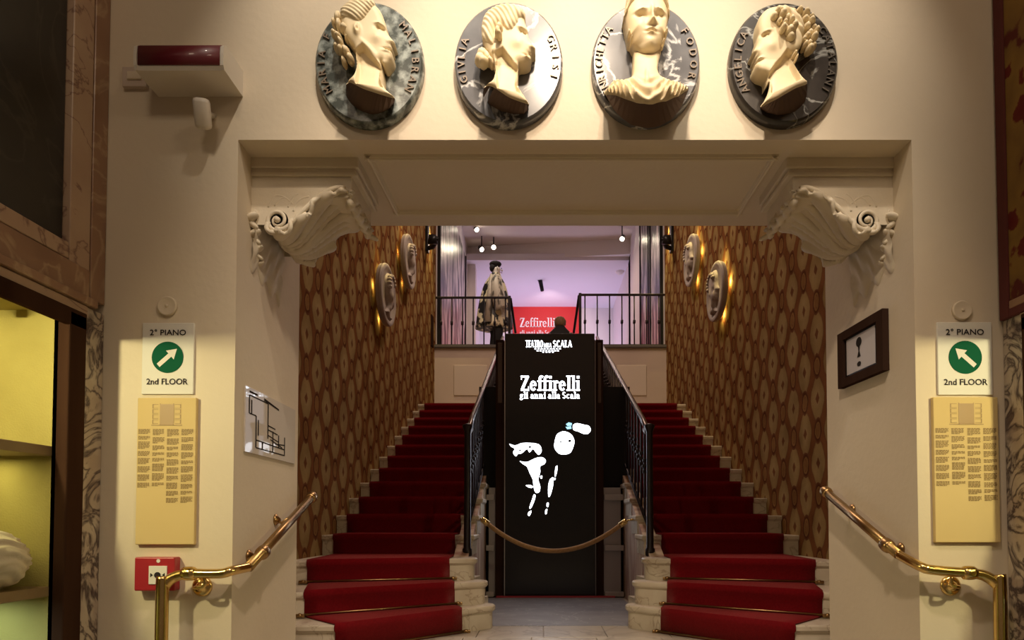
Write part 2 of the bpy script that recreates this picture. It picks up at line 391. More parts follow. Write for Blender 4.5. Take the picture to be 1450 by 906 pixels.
# upper cross wall with its wide opening, slightly askew
bl, br = P(640, 340, 14.3), P(910, 323, 13.8)
def askew(x): return bl.y + (x - bl.x) / (br.x - bl.x) * (br.y - bl.y)
hz = P(674, 370, askew(P(674, 370, 14.2).x)).z
g = G()
def slab(g, x0, x1, z0, z1, th=.3, dy=0): g.prism([(x0, askew(x0) + dy, z0), (x1, askew(x1) + dy, z0), (x1, askew(x1) + dy + th, z0), (x0, askew(x0) + dy + th, z0)], (0, 0, z1 - z0))
slab(g, WL, WR, hz, HC + 5.95)
slab(g, WL, P(673, 420, 14.2).x, ZU, hz); slab(g, P(894, 420, 13.85).x, WR, ZU, hz)
struct('wall_upper_cross', g, M['white_upper'])
g = G(); slab(g, P(703, 380, 14.8).x, WR, P(760, 383, 14.9).z, P(760, 366, 14.9).z + .3, .3, .75)
struct('trim_4', g, M['white_upper'])
struct('ceiling_upper', G().box(WL, WR, 14.0, 18.5, HC + 5.46, HC + 5.6), mat('upper_ceiling_paint', (.70, .66, .72), .8))
struct('wall_upper_back', G().box(WL, WR, 17.2, 17.4, ZU, HC + 5.5), M['white_upper'])

# ------------------------------------------------------------------ front hall side walls: framed marble slabs round a lit display niche
def hall_side(side):
    X = XL if side < 0 else XR
    def yy(px): return PX(px, 500, XL).y
    def zz(px, py): return PX(px, py, XL).z
    Y1, Y2, Y3, Y4 = yy(125), yy(95), yy(115), yy(90)
    zA, zB, zC, zD, zE = zz(95, 341), zz(91, 363), zz(118, 419), zz(118, 432), zz(119, 450)
    zN = P(60, 459, Y4).z
    o = X + side * .02; th = side * .06
    root = struct('wall_hall_left' if side < 0 else 'wall_hall_right', G().box(X + side * .05, X + side * .2, -.4, DF, zD, ZC).box(X + side * .62, X + side * .8, -.4, DF, -.6, zD + .2)
                  .box(X + side * .05, X + side * .2, Y3 + .0, DF, -.6, zD), M['plaster_grey'])
    def piece(name, y0, y1, z0, z1, m, proud=0.0): return G().box(X - side * proud, X + side * .055, y0 + .0015, y1 - .0015, z0 + .0015, z1 - .0015, .004).make(name, m, root)
    if side < 0:
        piece('marble_slab', Y1, DF, zC, ZC, M['red_marble'], .004)
        piece('marble_slab', Y2, Y1, zA - .09, ZC, M['pale_marble'])
        piece('marble_slab', 0.2, Y2, zA, ZC, M['dark_marble'], -.025)
        piece('marble_slab', 0.2, Y2, zB, zA, M['pale_marble'], .0)
        piece('marble_slab', 0.2, Y1, zC, zB, M['red_marble'], .002)
    piece('marble_ledge', 0.2, Y1 + .02, zD, zC, M['red_marble'], .022)
    piece('marble_slab', 0.2, Y3 + .02, zE, zD, M['pale_marble'], .010)
    piece('marble_slab', Y3, DF, -.5, zD if side < 0 else zz(118, 419) + .09, M['veined_marble'], .003)
    if side > 0: piece('marble_slab', 0.2, DF, zz(118, 419) + .10, ZC, M['plaster_grey'], -.01)
    # the niche itself: a display cabinet set into the wall
    k = thing('display_cabinet', 'yellow lined display cabinet with dark wood frame set into marble wall' if side < 0 else 'display cabinet set into marble wall under the gold tapestry', 'cabinet', (X, 1.8, -.43))
    y0 = 1.1; xb = X + side * .55
    G().box(X, X - side * .02, y0 - .1, Y3, zN, zE + .01, .004).box(X + side * .04, X - side * .02, Y4, Y3, -.43, zE, .006).box(X + side * .04, X - side * .02, y0 - .1, y0, -.43, zE, .006).make('frame', M['wood'], k)
    G().box(X + side * .02, xb, Y4, Y4 + .02, -.43, zN + .05).box(xb, xb + side * .02, y0, Y4 + .02, -.43, zN + .05).box(X + side * .02, xb, y0 - .02, y0, -.43, zN + .05).make('lining', M['yellow'], k)
    G().box(X + side * .02, xb + side * .02, y0 - .02, Y4 + .02, zN + .05, zN + .08).make('niche_top', M['yellow'], k)
    s1, s2 = zz(82, 631), zz(75, 831)
    G().box(X + side * .03, xb, y0, Y4 - .002, s1 - .035, s1, .003).make('shelf', M['shelf_wood'], k)
    G().box(X + side * .03, xb, y0, Y4 - .002, s2 - .035, s2, .003).make('shelf', M['shelf_wood'], k)
    G().box(X + side * .13, X + side * .17, y0 + .1, Y4 - .12, zN + .02, zN + .048, .004).make('lamp_strip', M['white_plastic'], k)
    lx = X + side * .11; ly = (y0 + .2 + Y4) / 2 + .22; lk = Y4 - .75
    light('cabinet_lamp', 'AREA', (X + side * .15, lk, zN + .012), 16, (1.0, .88, .47), (X - side * .75, lk + 1.1, zN - .9), shape='RECTANGLE', size=.06, size_y=.06)
    light('cabinet_shelf_lamp', 'AREA', (X + side * .2, ly, s1 - .045), 1.6, (1.0, .88, .40), None, shape='RECTANGLE', size=.1, size_y=.5)
    light('cabinet_top_lamp', 'AREA', (X + side * .3, ly, zN + .03), .6, (1.0, .86, .40), None, shape='RECTANGLE', size=.1, size_y=.5)
    light('cabinet_low_lamp', 'AREA', (X + side * .25, 2.0, s2 - .045), 2.8, (.78, 1.0, .92), None, shape='RECTANGLE', size=.2, size_y=.5)
    return s2, Y4
s2, Y4 = hall_side(-1)
hall_side(1)
# plaster sculpture on the lower shelf
def lump(p):
    a = atan2(p.z, p.x)
    return 1 + .028 * sin(11 * a + 6 * p.y + 2.5 * sin(4 * p.x)) + .022 * sin(23 * a - 9 * p.x + 3 * sin(6 * p.y)) + .05 * sin(3 * p.x + 2)
c = P(15, 796, 2.17)
tag(G().ell((c.x - .13, 2.17, s2 + .097), (.175, .137, .110), None, 5, lump).make('plaster_sculpture', M['cast'], None, True),
    'white carved plaster head lying on the lower shelf of the yellow cabinet', 'sculpture')
# tapestry on the right
tz = P(1425, 456, DF).z
ft = thing('tapestry', 'tall gold floral tapestry with dark red border at the right edge', 'tapestry', (XR, 1.8, tz))
G().box(XR - .012, XR + .0, 0.8, DF - .04, tz + .045, 3.4).make('cloth', M['tapestry'], ft)
brd = mat('red_border_cloth', (.10, .018, .014), .9)
G().box(XR - .02, XR + .0, DF - .058, DF - .008, tz, 3.4, .004).make('border', brd, ft)
G().box(XR - .02, XR + .0, 0.8, DF - .059, tz, tz + .045, .004).make('border', brd, ft)

# ================================================================== STAIRS
def mir(u, side): return AX + side * u               # distance from the axis to world x
# nosing lines of the three fanned bottom steps: depth at u, slope towards the wall
FAN = {1: (.56, 4.16, -1.05), 2: (.60, 4.30, -.66), 3: (.60, 4.46, -.30)}
def nosing(n, u):
    if n in FAN:
        u0, d0, s = FAN[n]; return max(d0 + s * (u - u0), 3.50 if n == 1 else 0)
    return nos(n)
ENDS = {1: .42, 2: .475, 3: .555}
def staircase(side, label):
    wall = (AX - WL if side < 0 else WR - AX)
    root = thing('staircase', label, 'staircase', (mir(1.1, side), 4.2, 0))
    for n in range(1, 16):
        def outline(off):
            if n in FAN:
                e = ENDS[n]; rr = .105 + off; uc = e + .105; s = FAN[n][2]; ang = atan(s)
                dc = nosing(n, uc) + .105 / cos(ang)
                pts = [(wall, nosing(n, wall) - off), (1.3, nosing(n, 1.3) - off), (1.0, nosing(n, 1.0) - off)]
                if n == 1: pts = [(wall, 3.49 - off), (1.20, nosing(1, 1.20) - off), (1.0, nosing(n, 1.0) - off)]
                for k in range(11):
                    w = -pi / 2 + ang * 1.0 - k / 10 * (pi - .35)
                    pts.append((uc + rr * cos(w), dc + rr * sin(w)))
                pts += [(uc - .02, nos(5) if n > 2 else nos(4)), (wall, nos(5) if n > 2 else nos(4))]
                return pts
            yb = nos(n + 1) + .05
            return [(wall, nos(n) - off), (.605 - off, nos(n) - off), (.605 - off, yb), (wall, yb)]
        g = G(); lo, hi = outline(-.018), outline(0); mid = outline(-.006)
        z0, z1 = (n - 1) * R_, n * R_
        lay = [(lo, z0 if n > 1 else -.02), (lo, z1 - .045), (mid, z1 - .036), (hi, z1 - .028), (hi, z1 - .008), (mid, z1)]
        v = []; k = len(lo)
        for pl, z in lay: v += [(mir(u, side), d, z) for u, d in pl]
        f = [tuple(range(k)), tuple(range((len(lay) - 1) * k, len(lay) * k))]
        for i in range(len(lay) - 1): f += [(i * k + j, i * k + (j + 1) % k, (i + 1) * k + (j + 1) % k, (i + 1) * k + j) for j in range(k)]
        g.add(v, f); smooth_by_angle(g.make('step', M['step_marble'], root), 35)
    # carpet
    edge = {1: (.605, 1.19), 2: (.67, 1.44), 3: (.725, 1.575)}
    rows = []; h = .012
    def pair(n, dy, z, e=None):
        i, o = e or edge.get(n, (.745, 1.625)); return [(i, nosing(n, i) + dy, z), (o, nosing(n, o) + dy, z)]
    for n in range(1, 16):
        z = n * R_
        rows.append(pair(n, .018 - h, z - R_ + (h if n > 1 else .001)))
        rows.append(pair(n, .018 - h, z - .045)); rows.append(pair(n, -h * .9, z - .03)); rows.append(pair(n, -h, z - .006)); rows.append(pair(n, -h * .4, z + h))
        if n < 15:
            r2 = pair(n + 1, .018 - h, z + h)
            i, o = edge.get(n, (.745, 1.625)); i2, o2 = edge.get(n + 1, (.745, 1.625))
            rows.append([(i2 - .01 if n < 4 else i, nosing(n + 1, i2 - .01) + .004, z + h), (o2 - .01 if n < 4 else o, nosing(n + 1, o2 - .01) + .004, z + h)])
        else: rows.append([(.745, nos(15) + .5, z + h), (1.625, nos(15) + .5, z + h)])
    v = []; f = []; NS = 10
    for r in rows:
        for k in range(NS + 1):
            t = k / NS; v.append((mir(r[0][0] + (r[1][0] - r[0][0]) * t, side), r[0][1] + (r[1][1] - r[0][1]) * t, r[0][2]))
    for i in range(len(rows) - 1):
        for k in range(NS): a = i * (NS + 1) + k; f.append((a, a + 1, a + NS + 2, a + NS + 1))
    cp = thing('carpet_runner', 'red stair carpet on the flight beside the ' + ('floor plan sheet' if side < 0 else 'framed exclamation mark'), 'carpet', (mir(1.1, side), 4.2, 0))
    o = me('carpet', v, f, M['carpet'], cp)
    md = o.modifiers.new('thick', 'SOLIDIFY'); md.thickness = .010; md.offset = -1
    smooth_by_angle(o, 60)
    for n in (1, 2, 3):
        i, oo = edge[n]; z = (n - 1) * R_ + (.02 if n > 1 else .012)
        a = Vector((mir(i - .02, side), nosing(n, i - .02) - .004, z)); b = Vector((mir(oo + .02, side), nosing(n, oo + .02) - .004, z))
        rod = G().tube([a, b], .0065, 8).make('stair_rod', M['bronze'], cp, True)
        for p in (a, b):
            G().ell(p, (.02, .014, .012), None, 1).box(p.x - .028, p.x + .028, p.y - .004, p.y + .012, p.z - .012, p.z + .006, .003).make('rod_bracket', M['bronze'], rod, True)
    return root
staircase(-1, 'marble staircase flight rising beside the floor plan sheet, red carpet down its middle')
staircase(1, 'marble staircase flight rising beside the framed exclamation mark, red carpet down its middle')

# iron railings of the flights
_bal = {}
def railing(side, label):
    xr = mir(.655, side)
    root = thing('stair_railing', label, 'railing', (xr, 4.75, 3 * R_), 'stair railings')
    slope = R_ / T_; hr = .735
    def zn(d): return (d / T_ - 10.26) * R_
    x0 = mir(.645, side)
    zt = HC + .665
    # newel
    g = G().lathe([(.030, 0), (.034, .01), (.034, .05), (.026, .06), (.023, .5), (.023, zt - 3 * R_ - .05), (.030, zt - 3 * R_ - .03), (.038, zt - 3 * R_ - .01), (.036, zt - 3 * R_ + .004), (.012, zt - 3 * R_ + .012)], (x0, 4.74, 3 * R_), 'z', 14)
    g.make('newel_post', M['iron'], root, True)
    d0, d1 = 5.02, 9.35
    pts = [(x0, 4.74, zt - .005), (xr, 4.92, zt - .004), (xr, d0, zt + .008), (xr, d0 + .12, zn(d0 + .12) + hr + .03), (xr, d1 - .1, zn(d1 - .1) + hr + .03)]
    v = []
    g = G().tube(curve_pts(pts, 4), .021, 10); g.make('handrail', M['iron_rail'], root, True)
    dd = [d0 + .02 + k * .172 for k in range(26)]
    zb = lambda d: zn(d) + .035
    G().tube([(xr, 4.82, zb(4.86)), (xr, dd[-1] + .05, zb(dd[-1]))], .014, 8).make('bottom_rail', M['iron'], root, True)
    for k, d in enumerate(dd):
        a, b = zb(d), zn(d) + hr + .01
        bo = G().tube([(xr, d, a), (xr, d, b)], .0085, 6).make('baluster', M['iron'], root, True)
        L = b - a
        cg = G()
        for f_, rr in ((.50, .019), (.56, .026), (.62, .019)): cg.ell((xr, d, a + L * f_), (rr, rr, .020), None, 1)
        # small scroll reaching to the next bar
        cg.tube([(xr, d, a + L * .45), (xr, d + .05, a + L * .45 + .045), (xr, d + .085, a + L * .50 + .03), (xr, d + .06, a + L * .52 + .02)], .0055, 5)
        cg.make('baluster_collar', M['iron'], bo, True)
    return root
railing(-1, 'dark iron stair railing on the flight beside the floor plan sheet')
railing(1, 'dark iron stair railing on the flight beside the framed exclamation mark')

# balcony railings of the upper floor
def balcony(x0, x1, zt, label, slant):
    root = thing('balcony_railing', label, 'railing', ((x0 + x1) / 2, 9.93, ZU), 'balcony railings')
    y = 9.93
    G().box(x0, x1, y - .018, y + .018, zt - .03, zt, .006).make('top_rail', M['iron'], root)
    G().box(x0, x1, y - .012, y + .012, ZU + .012, ZU + .035, .004).make('bottom_rail', M['iron'], root)
    n = 7
    for k in range(n):
        x = x0 + (x1 - x0) * (k + .5) / n
        b = G().tube([(x, y, ZU + .03), (x, y, zt - .02)], .010, 6).make('baluster', M['iron'], root, True)
        G().ell((x, y, ZU + (zt - ZU) * .47), (.024, .024, .05), None, 1).make('baluster_knob', M['iron'], b, True)
    e = slant
    G().box(e - .02, e + .02, y - .02, y + .02, ZU + .01, zt + .01, .006).make('end_post', M['iron'], root)
    dx = .07 if e < 0 else -.07
    G().tube([(e + dx * .2, y + .02, zt - .02), (e + dx, y + .5, ZU + .35)], .02, 8).make('return_rail', M['iron'], root, True)
zt1 = P(670, 420, 9.93).z; zt2 = P(880, 416, 9.93).z
balcony(WL + .01, NL, zt1, 'black balcony railing in front of the coat mannequin', NL - .02)
balcony(NR, WR - .01, zt2, 'black balcony railing in front of the right upper wall posters', NR + .02)

# ================================================================== CORBELS
def corbel(side):
    yF, yBk = DF * 1.0493, DF * 1.0493 / .886
    xa = lambda d: (a0.x + (b0.x - a0.x) * (d - DF) / (DB - DF)) if side < 0 else (a1.x + (b1.x - a1.x) * (d - DF) / (DB - DF))
    jx = xa(yF); s = -side                            # grows towards the axis
    root = thing('corbel', 'carved acanthus corbel under the lintel above the ' + ('floor plan sheet' if side < 0 else 'framed exclamation mark'), 'corbel', (jx, yF, ZS - .3))
    def q(px, py): p = P(px, py, yF); return ((p.x - P(353, 215, yF).x), p.z - ZS + (ZS - P(353, 215, yF).z))
    U = lambda u, y, z: (jx + s * u, y, ZS + z)
    # block with stepped mouldings
    wB = q(505, 215)[0]; zb = q(480, 262)[1]
    g = G()
    for (w, z0, z1, f) in ((wB, 0.0, -.042, 0), (wB - .014, -.042, -.057, .009), (wB - .006, -.057, -.072, .003), (wB - .03, -.072, zb - .023, .015)):
        x0, x1 = sorted((jx - s * .12, jx + s * w)); g.box(x0, x1, yF + f, yBk - f, ZS + z1, ZS + z0 + .004, .006)
    g.make('abacus', M['carved'], root)
    prof = [(494, 270), (489, 264), (478, 260), (462, 265), (445, 276), (430, 290), (417, 304), (404, 316), (391, 321), (380, 318), (373, 309)]
    cp = [Vector((*q(*p), 0)) for p in prof]; cp = curve_pts(cp, 7)
    # front and back cheeks
    poly = [(p.x, p.y) for p in cp] + [(-.02, cp[-1].y), (-.02, zb + .015), (wB - .038, zb + .015)]
    v2 = [Vector(p) for p in poly]; tri = geometry.delaunay_2d_cdt(v2, [(i, (i + 1) % len(v2)) for i in range(len(v2))], [], 1, 1e-6)
    for y in (yF + .009, yBk - .004): G().add([U(p.x, y, p.y) for p in tri[0]], [tuple(t) for t in tri[2]]).make('cheek', M['carved'], root)
    # acanthus leaf wrapped round the underside
    NSg, NT = len(cp), 46; v = []; f = []
    for i, p in enumerate(cp):
        a = cp[max(i - 1, 0)]; b = cp[min(i + 1, NSg - 1)]; d = (b - a).normalized(); n = Vector((d.y, -d.x)) 
        if n.y > 0: n = -n
        sN = i / (NSg - 1)
        for j in range(NT + 1):
            t = j / NT; w = abs(t - .5) * 2
            ang = atan2(w * 1.0, (1.25 - sN) * 1.1)
            ridge = .017 * abs(sin(ang * 17 + 3.5 * sN)) ** .6 + .010 * sin(ang * 26 + 9 * sN) * (.3 + w) + .022 * exp(-(w / .09) ** 2)
            edge = .5 + .5 * sin(pi * min(1, max(0, (sN) * 1.15)))
            k = (ridge * edge * 1.5 - .022) * K
            y = yF + (yBk - yF) * t + (.014 * sin(sN * 26) if j in (0, NT) else 0)
            v.append(U(p.x + n.x * k, y, p.y + n.y * k))
    for i in range(NSg - 1):
        for j in range(NT): a = i * (NT + 1) + j; f.append((a, a + 1, a + NT + 2, a + NT + 1))
    o = me('acanthus_leaf', v, f, M['carved'], root, True)
    md = o.modifiers.new('thick', 'SOLIDIFY'); md.thickness = .015
    # curled tip of the leaf
    tg = G()
    e = cp[0]
    v_ = [U(e.x - .012 + .008 * sin(j * 1.9), yF + .015 + j * .0205, e.y - .009 - .009 * abs(sin(j * 1.1))) for j in range(17)]
    tg.tube(v_, [.012 + .007 * abs(sin(j * .95)) for j in range(17)], 8)
    tg.ell(U(e.x - .003, yBk - .004, e.y - .02), (.038, .023, .011), Matrix.Rotation(s * .45, 3, 'Y'), 2)
    tg.make('leaf_tip', M['carved'], root, True)
    # volute on the front cheek
    c = Vector((*q(390, 303), 0)); sp = []
    for k in range(40):
        w = k / 39 * 2 * pi * 1.6; rr = .047 * (1 - .72 * k / 39)
        sp.append(U(c.x + rr * cos(-pi * .25 - w), yF + .006, c.y + rr * sin(-pi * .25 - w)))
    g = G().tube(sp, [.010 * (1 - .5 * k / 39) for k in range(40)], 8)
    g.ell(U(c.x, yF + .002, c.y), (.013, .015, .013), None, 2)
    g.lathe([(.046, .003), (.042, -.003)], U(c.x, yF + .012, c.y), 'y', 20)
    band = [U(p.x + 0, yF + .004, p.y + .009) for p in cp[10:60]]
    g.tube(band, .010, 8)
    g.make('volute', M['carved'], root, True)
    # flat sprays above the volute
    g = G()
    for (x0, y0, x1, y1, x2, y2) in ((385, 282, 398, 270, 412, 280), (376, 284, 386, 268, 402, 270), (412, 290, 420, 274, 436, 268), (404, 284, 412, 270, 420, 264)):
        g.tube(curve_pts([U(*[q(a, b)[0], yF + .014, q(a, b)[1]]) for a, b in ((x0, y0), (x1, y1), (x2, y2))], 6), [.007] * 12 + [.003], 6)
    g.make('leaf_spray', M['carved'], root, True)
    # leaf against the jamb below the volute
    v = []; f = []; N1, N2 = 26, 30
    zT = cp[-1].y + .0
    for i in range(N1 + 1):
        for j in range(N2 + 1):
            a, b = i / N1, j / N2                       # a down, b along depth
            y = yF + b * .34; ln = .152 + .046 * b + .023 * sin(b * 20)
            z = zT + .06 - a * (ln + .076)
            h = .035 * (1 - a) ** .5 * (.75 + .25 * abs(sin((b * 1.2 + a * .5) * 11))) + .012 * abs(sin(a * 10 + b * 14)) * (1 - a * .7)
            v.append((xa(y) + s * (h * K - .002), y, ZS + z))
    for i in range(N1):
        for j in range(N2): k = i * (N2 + 1) + j; f.append((k, k + 1, k + N2 + 2, k + N2 + 1))
    me('jamb_leaf', v, f, M['carved'], root, True)
    g = G()
    for k, (dz, r) in enumerate(((.011, .027), (-.015, .023), (-.042, .026), (-.068, .021), (-.095, .024), (-.122, .018), (-.145, .017))):
        g.ell((xa(yF) + s * .009, yF - .004 + .015 * k, ZS + zT + .015 + dz), (r * 1.15, r * .9, r * .55), Matrix.Rotation(s * (.7 if k % 2 else -.5), 3, 'Y'), 2)
    g.make('leaf_scroll', M['carved'], root, True)
corbel(-1); corbel(1)

# ================================================================== OVAL MEDALLIONS
def interp(x, pts):
    return float(np.interp(x, [p[0] for p in pts], [p[1] for p in pts]))
def seg_dist(px, py, poly, closed=True):
    d = np.full(px.shape, 1e9); n = len(poly)
    for i in range(n if closed else n - 1):
        ax, ay = poly[i]; bx, by = poly[(i + 1) % n]
        vx, vy = bx - ax, by - ay; L = vx * vx + vy * vy + 1e-12
        t = np.clip(((px - ax) * vx + (py - ay) * vy) / L, 0, 1)
        d = np.minimum(d, np.hypot(px - ax - t * vx, py - ay - t * vy))
    return d
def inside(px, py, poly):
    r = np.zeros(px.shape, bool); n = len(poly)
    for i in range(n):
        ax, ay = poly[i]; bx, by = poly[(i + 1) % n]
        if ay == by: continue
        c = ((ay > py) != (by > py)) & (px < (bx - ax) * (py - ay) / (by - ay) + ax); r ^= c
    return r
def sm(x): x = np.clip(x, 0, 1); return x * x * (3 - 2 * x)
FSH = 14
def relief(name, outline, put, m, parent, base, bulge, R, feats=(), step=6.0, tweak=None, cut=None):
    """A carved relief: outline in image crop pixels (local units for roundels), put(x, y, h) gives the world point h metres proud of the plaque."""
    cl = curve_pts([Vector((*p, 0)) for p in outline + [outline[0]]], 3)[:-1]
    bd = [(p.x, p.y) for p in cl]
    xs = np.arange(min(p[0] for p in bd), max(p[0] for p in bd), step); ysv = np.arange(min(p[1] for p in bd), max(p[1] for p in bd), step)
    gx, gy = np.meshgrid(xs, ysv); gx[1::2] += step / 2; gx, gy = gx.ravel(), gy.ravel()
    k = inside(gx, gy, bd) & (seg_dist(gx, gy, bd) > step * .45); gx, gy = gx[k], gy[k]
    pts = [Vector(p) for p in bd] + [Vector((a, b)) for a, b in zip(gx, gy)]
    n = len(bd)
    V, E, Fc = geometry.delaunay_2d_cdt(pts, [(i, (i + 1) % n) for i in range(n)], [], 1, 1e-5)[:3]
    X = np.array([p.x for p in V]); Y = np.array([p.y for p in V])
    d = seg_dist(X, Y, bd)
    H = base(X, Y) + bulge * np.sqrt(np.clip(1 - (1 - np.clip(d / R, 0, 1)) ** 2, 0, 1))
    for ft in feats:
        if ft[0] == 'b':                               # bump: x, y, rx, ry, height, rotation
            _, cx, cy, rx, ry, h, ro = ft; cy = cy + FSH
            u = (X - cx) * cos(ro) + (Y - cy) * sin(ro); w = -(X - cx) * sin(ro) + (Y - cy) * cos(ro)
            H = H + h * np.exp(-((u / rx) ** 2 + (w / ry) ** 2)) * sm(d / 8)
        else:                                          # polygon step: poly, height, softness
            _, poly, h, so = ft; poly = [(a, b + FSH) for a, b in poly]
            dd = seg_dist(X, Y, poly); ins = inside(X, Y, poly)
            H = H + h * sm(np.where(ins, dd, 0) / so) if so > 0 else H + h * ins
    if tweak: H = tweak(X, Y, H, d)
    H = np.maximum(H * K, .003)
    vs = [put(x, y, h) for x, y, h in zip(X, Y, H)]; fs = [tuple(t) for t in Fc]
    # skirt back to the plaque
    from collections import Counter
    c = Counter(tuple(sorted((t[i], t[(i + 1) % 3]))) for t in fs for i in range(3))
    g = G().add(vs, fs); mp = {}; cg = G()
    edges_ = [e_ for e_, k in c.items() if k == 1]
    is_cut = {e_: bool(cut and cut[0]((X[e_[0]] + X[e_[1]]) / 2, (Y[e_[0]] + Y[e_[1]]) / 2)) for e_ in edges_}
    if cut:                                            # the broken-off underside sweeps back to an arc on the plaque
        arc = cut[1]; L_ = [0.0]
        for k in range(1, len(arc)): L_.append(L_[-1] + hypot(arc[k][0] - arc[k - 1][0], arc[k][1] - arc[k - 1][1]))
        cx_ = [X[i] for e_ in edges_ if is_cut[e_] for i in e_]; xa_, xb_ = min(cx_), max(cx_)
        def arc_at(i):
            t = (X[i] - xa_) / (xb_ - xa_); t = .5 - .5 * cos(pi * t) if False else t
            l = t * L_[-1]; p_ = (np.interp(l, L_, [q_[0] for q_ in arc]), np.interp(l, L_, [q_[1] for q_ in arc]))
            return put.flat(*p_)
    for a, b in edges_:
        if is_cut[(a, b)]: cg.add([vs[a], vs[b], arc_at(b), arc_at(a)], [(0, 1, 2, 3)]); continue
        for i in (a, b):
            if i not in mp: mp[i] = len(g.v); g.v.append((tuple(put.flat(X[i] * .88 + .12 * X.mean(), Y[i] - 6)) if Y[i] > 545 else (vs[i][0], DF - PLQ + .004, vs[i][2])) if hasattr(put, 'hb') else tuple(put(X[i], Y[i], -.004)))
        g.f.append((a, b, mp[b], mp[a]))
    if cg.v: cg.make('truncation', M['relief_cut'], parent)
    o = g.make(name, m, parent, True)
    return smooth_by_angle(o, 62)

PLQ = .042
def plaque_thing(label, cx, cy, rx, ry, m):
    c = P(cx, cy, DF - PLQ); root = thing('oval_medallion', label, 'medallion', (c.x, DF, c.z), 'oval portrait medallions above the opening')
    k = F / (DF - PLQ); ax, az = rx / k, ry / k * .99 / 1.03
    prof = [(1.0, .0), (1.0, -PLQ * .55), (.985, -PLQ * .85), (.955, -PLQ), (.5, -PLQ - .001), (.02, -PLQ - .001)]
    g = G(); v = []; sg = 64
    for r, h in prof:
        for q_ in range(sg): w = 2 * pi * q_ / sg; v.append((c.x + ax * r * cos(w), DF + h, c.z + az * r * sin(w)))
    f = []
    for i in range(len(prof) - 1):
        for q_ in range(sg): f.append((i * sg + q_, i * sg + (q_ + 1) % sg, (i + 1) * sg + (q_ + 1) % sg, (i + 1) * sg + q_))
    f.append(tuple(range((len(prof) - 1) * sg, len(prof) * sg)))
    g.add(v, f); smooth_by_angle(g.make('plaque', m, root), 40)
    return root, c, ax, az
def letters(root, c, ax, az, word, w0, w1, outward, size=.037 * K, m=None):
    """letters along the oval from angle w0 to w1 (degrees, 0 = right, 90 = top)"""
    n = len(word)
    for i, ch in enumerate(word):
        g = G()
        if ch == ' ': continue
        w = radians(w0 + (w1 - w0) * i / max(n - 1, 1))
        p = Vector((c.x + ax * .865 * cos(w), DF - PLQ - .002, c.z + az * .865 * sin(w)))
        nrm = Vector((cos(w), 0, sin(w)))
        up = nrm if outward else -nrm; rt = Vector((up.z, 0, -up.x))
        v, f = glyphs(ch, .012); hh = .72
        wd = max(a for a, b in v) - min(a for a, b in v)
        text_into(g, ch, p, rt, up, width=size * wd / hh, height=size, bold=.012, thick=.0045)
        g.make('letter', m or M['lettering'], root)
def crop_pixels(ox, oy, sc, y0, h0, y1, h1):             # image crop pixels to the plaque; points pushed along the line of sight from h0 at the crown to h1 at the bust
    def hb(y): return K * h0 + K * (h1 - h0) * min(1, max(0, (y - y0) / (y1 - y0)))
    def put(x, y, h):
        p = P(ox + x / sc, oy + y / sc, DF - PLQ - hb(y)); return Vector((p.x, DF - PLQ - h, p.z))
    put.hb = hb
    put.flat = lambda x, y: Vector(P(ox + x / sc, oy + y / sc, DF - PLQ)) + Vector((0, .003, 0))
    return put
def ringlet(put, chain, sc, h0=.06):
    """chain of (x, y, rx, ry, rot): curls of hair standing on the plaque"""
    g = G()
    for i, (x, y, rx, ry, ro) in enumerate(chain):
        g.ell(put(x, y, (h0 + .012 * (i % 3)) * K), (rx / sc * DF / F, .045 * K, ry / sc * DF / F), Matrix.Rotation(ro, 3, 'Y'), 2,
              lambda p: 1 + .07 * sin(9 * p.x + 7 * p.z))
    return g
def lin(y0, h0, y1, h1): return lambda X, Y: np.interp(Y, [y0, y1], [h0, h1])

# ---- profile to the right, long ringlets
SCL = 763 / 160
root, c, ax, az = plaque_thing('oval medallion with profile facing right, long ringlets behind the neck, mottled green slate', 522, 88, 79, 95, M['slate_green'])
put = crop_pixels(440, 0, SCL, 420, .078, 640, .165)
head = [(225, 70), (280, 28), (345, 14), (405, 22), (452, 55), (480, 95), (496, 135), (506, 165), (511, 188), (514, 212), (530, 243), (550, 270), (568, 291), (556, 304), (545, 311), (551, 328), (545, 340), (539, 348), (549, 360), (551, 382), (545, 404), (522, 430), (494, 440), (474, 424), (478, 468), (472, 520), (482, 562), (512, 612), (568, 664), (480, 641), (420, 622), (355, 600), (300, 572), (262, 557), (238, 572), (262, 545), (297, 505), (310, 450), (306, 395), (298, 330), (262, 280), (225, 225), (207, 160), (208, 105)]
nk = [(300, 330), (360, 300), (400, 350), (440, 395), (474, 424), (494, 442), (478, 468), (472, 520), (500, 600), (300, 560), (310, 450)]
relief('portrait_head', head, put, M['relief'], root, lin(420, .078, 640, .165), .028, 48,
       [('p', nk, -.04, 22), ('b', 478, 195, 26, 14, -.036, .2), ('b', 475, 197, 12, 7, .022, 0), ('b', 470, 172, 26, 8, .010, .2), ('b', 455, 265, 38, 38, .012, 0), ('b', 535, 290, 16, 14, .01, 0), ('b', 520, 335, 26, 5, -.010, .1),
        ('b', 520, 352, 24, 7, .008, .05), ('b', 322, 215, 20, 34, .028, -.15), ('b', 325, 212, 8, 16, -.022, -.15), ('b', 395, 330, 60, 14, .012, .8)], 5, None, (lambda x, y: y > 556 and y > 540 + (x - 262) * .40, [(238, 572), (236, 650), (270, 702), (330, 746), (400, 772), (460, 768), (520, 740), (562, 700), (568, 664)]))
def strands(fr, am, ang):
    def f(X, Y, H, d):
        u = X * cos(ang) + Y * sin(ang); w = -X * sin(ang) + Y * cos(ang)
        return H + am * np.sin((w + 9 * np.sin(u / 38)) * fr) * sm(d / 10)
    return f
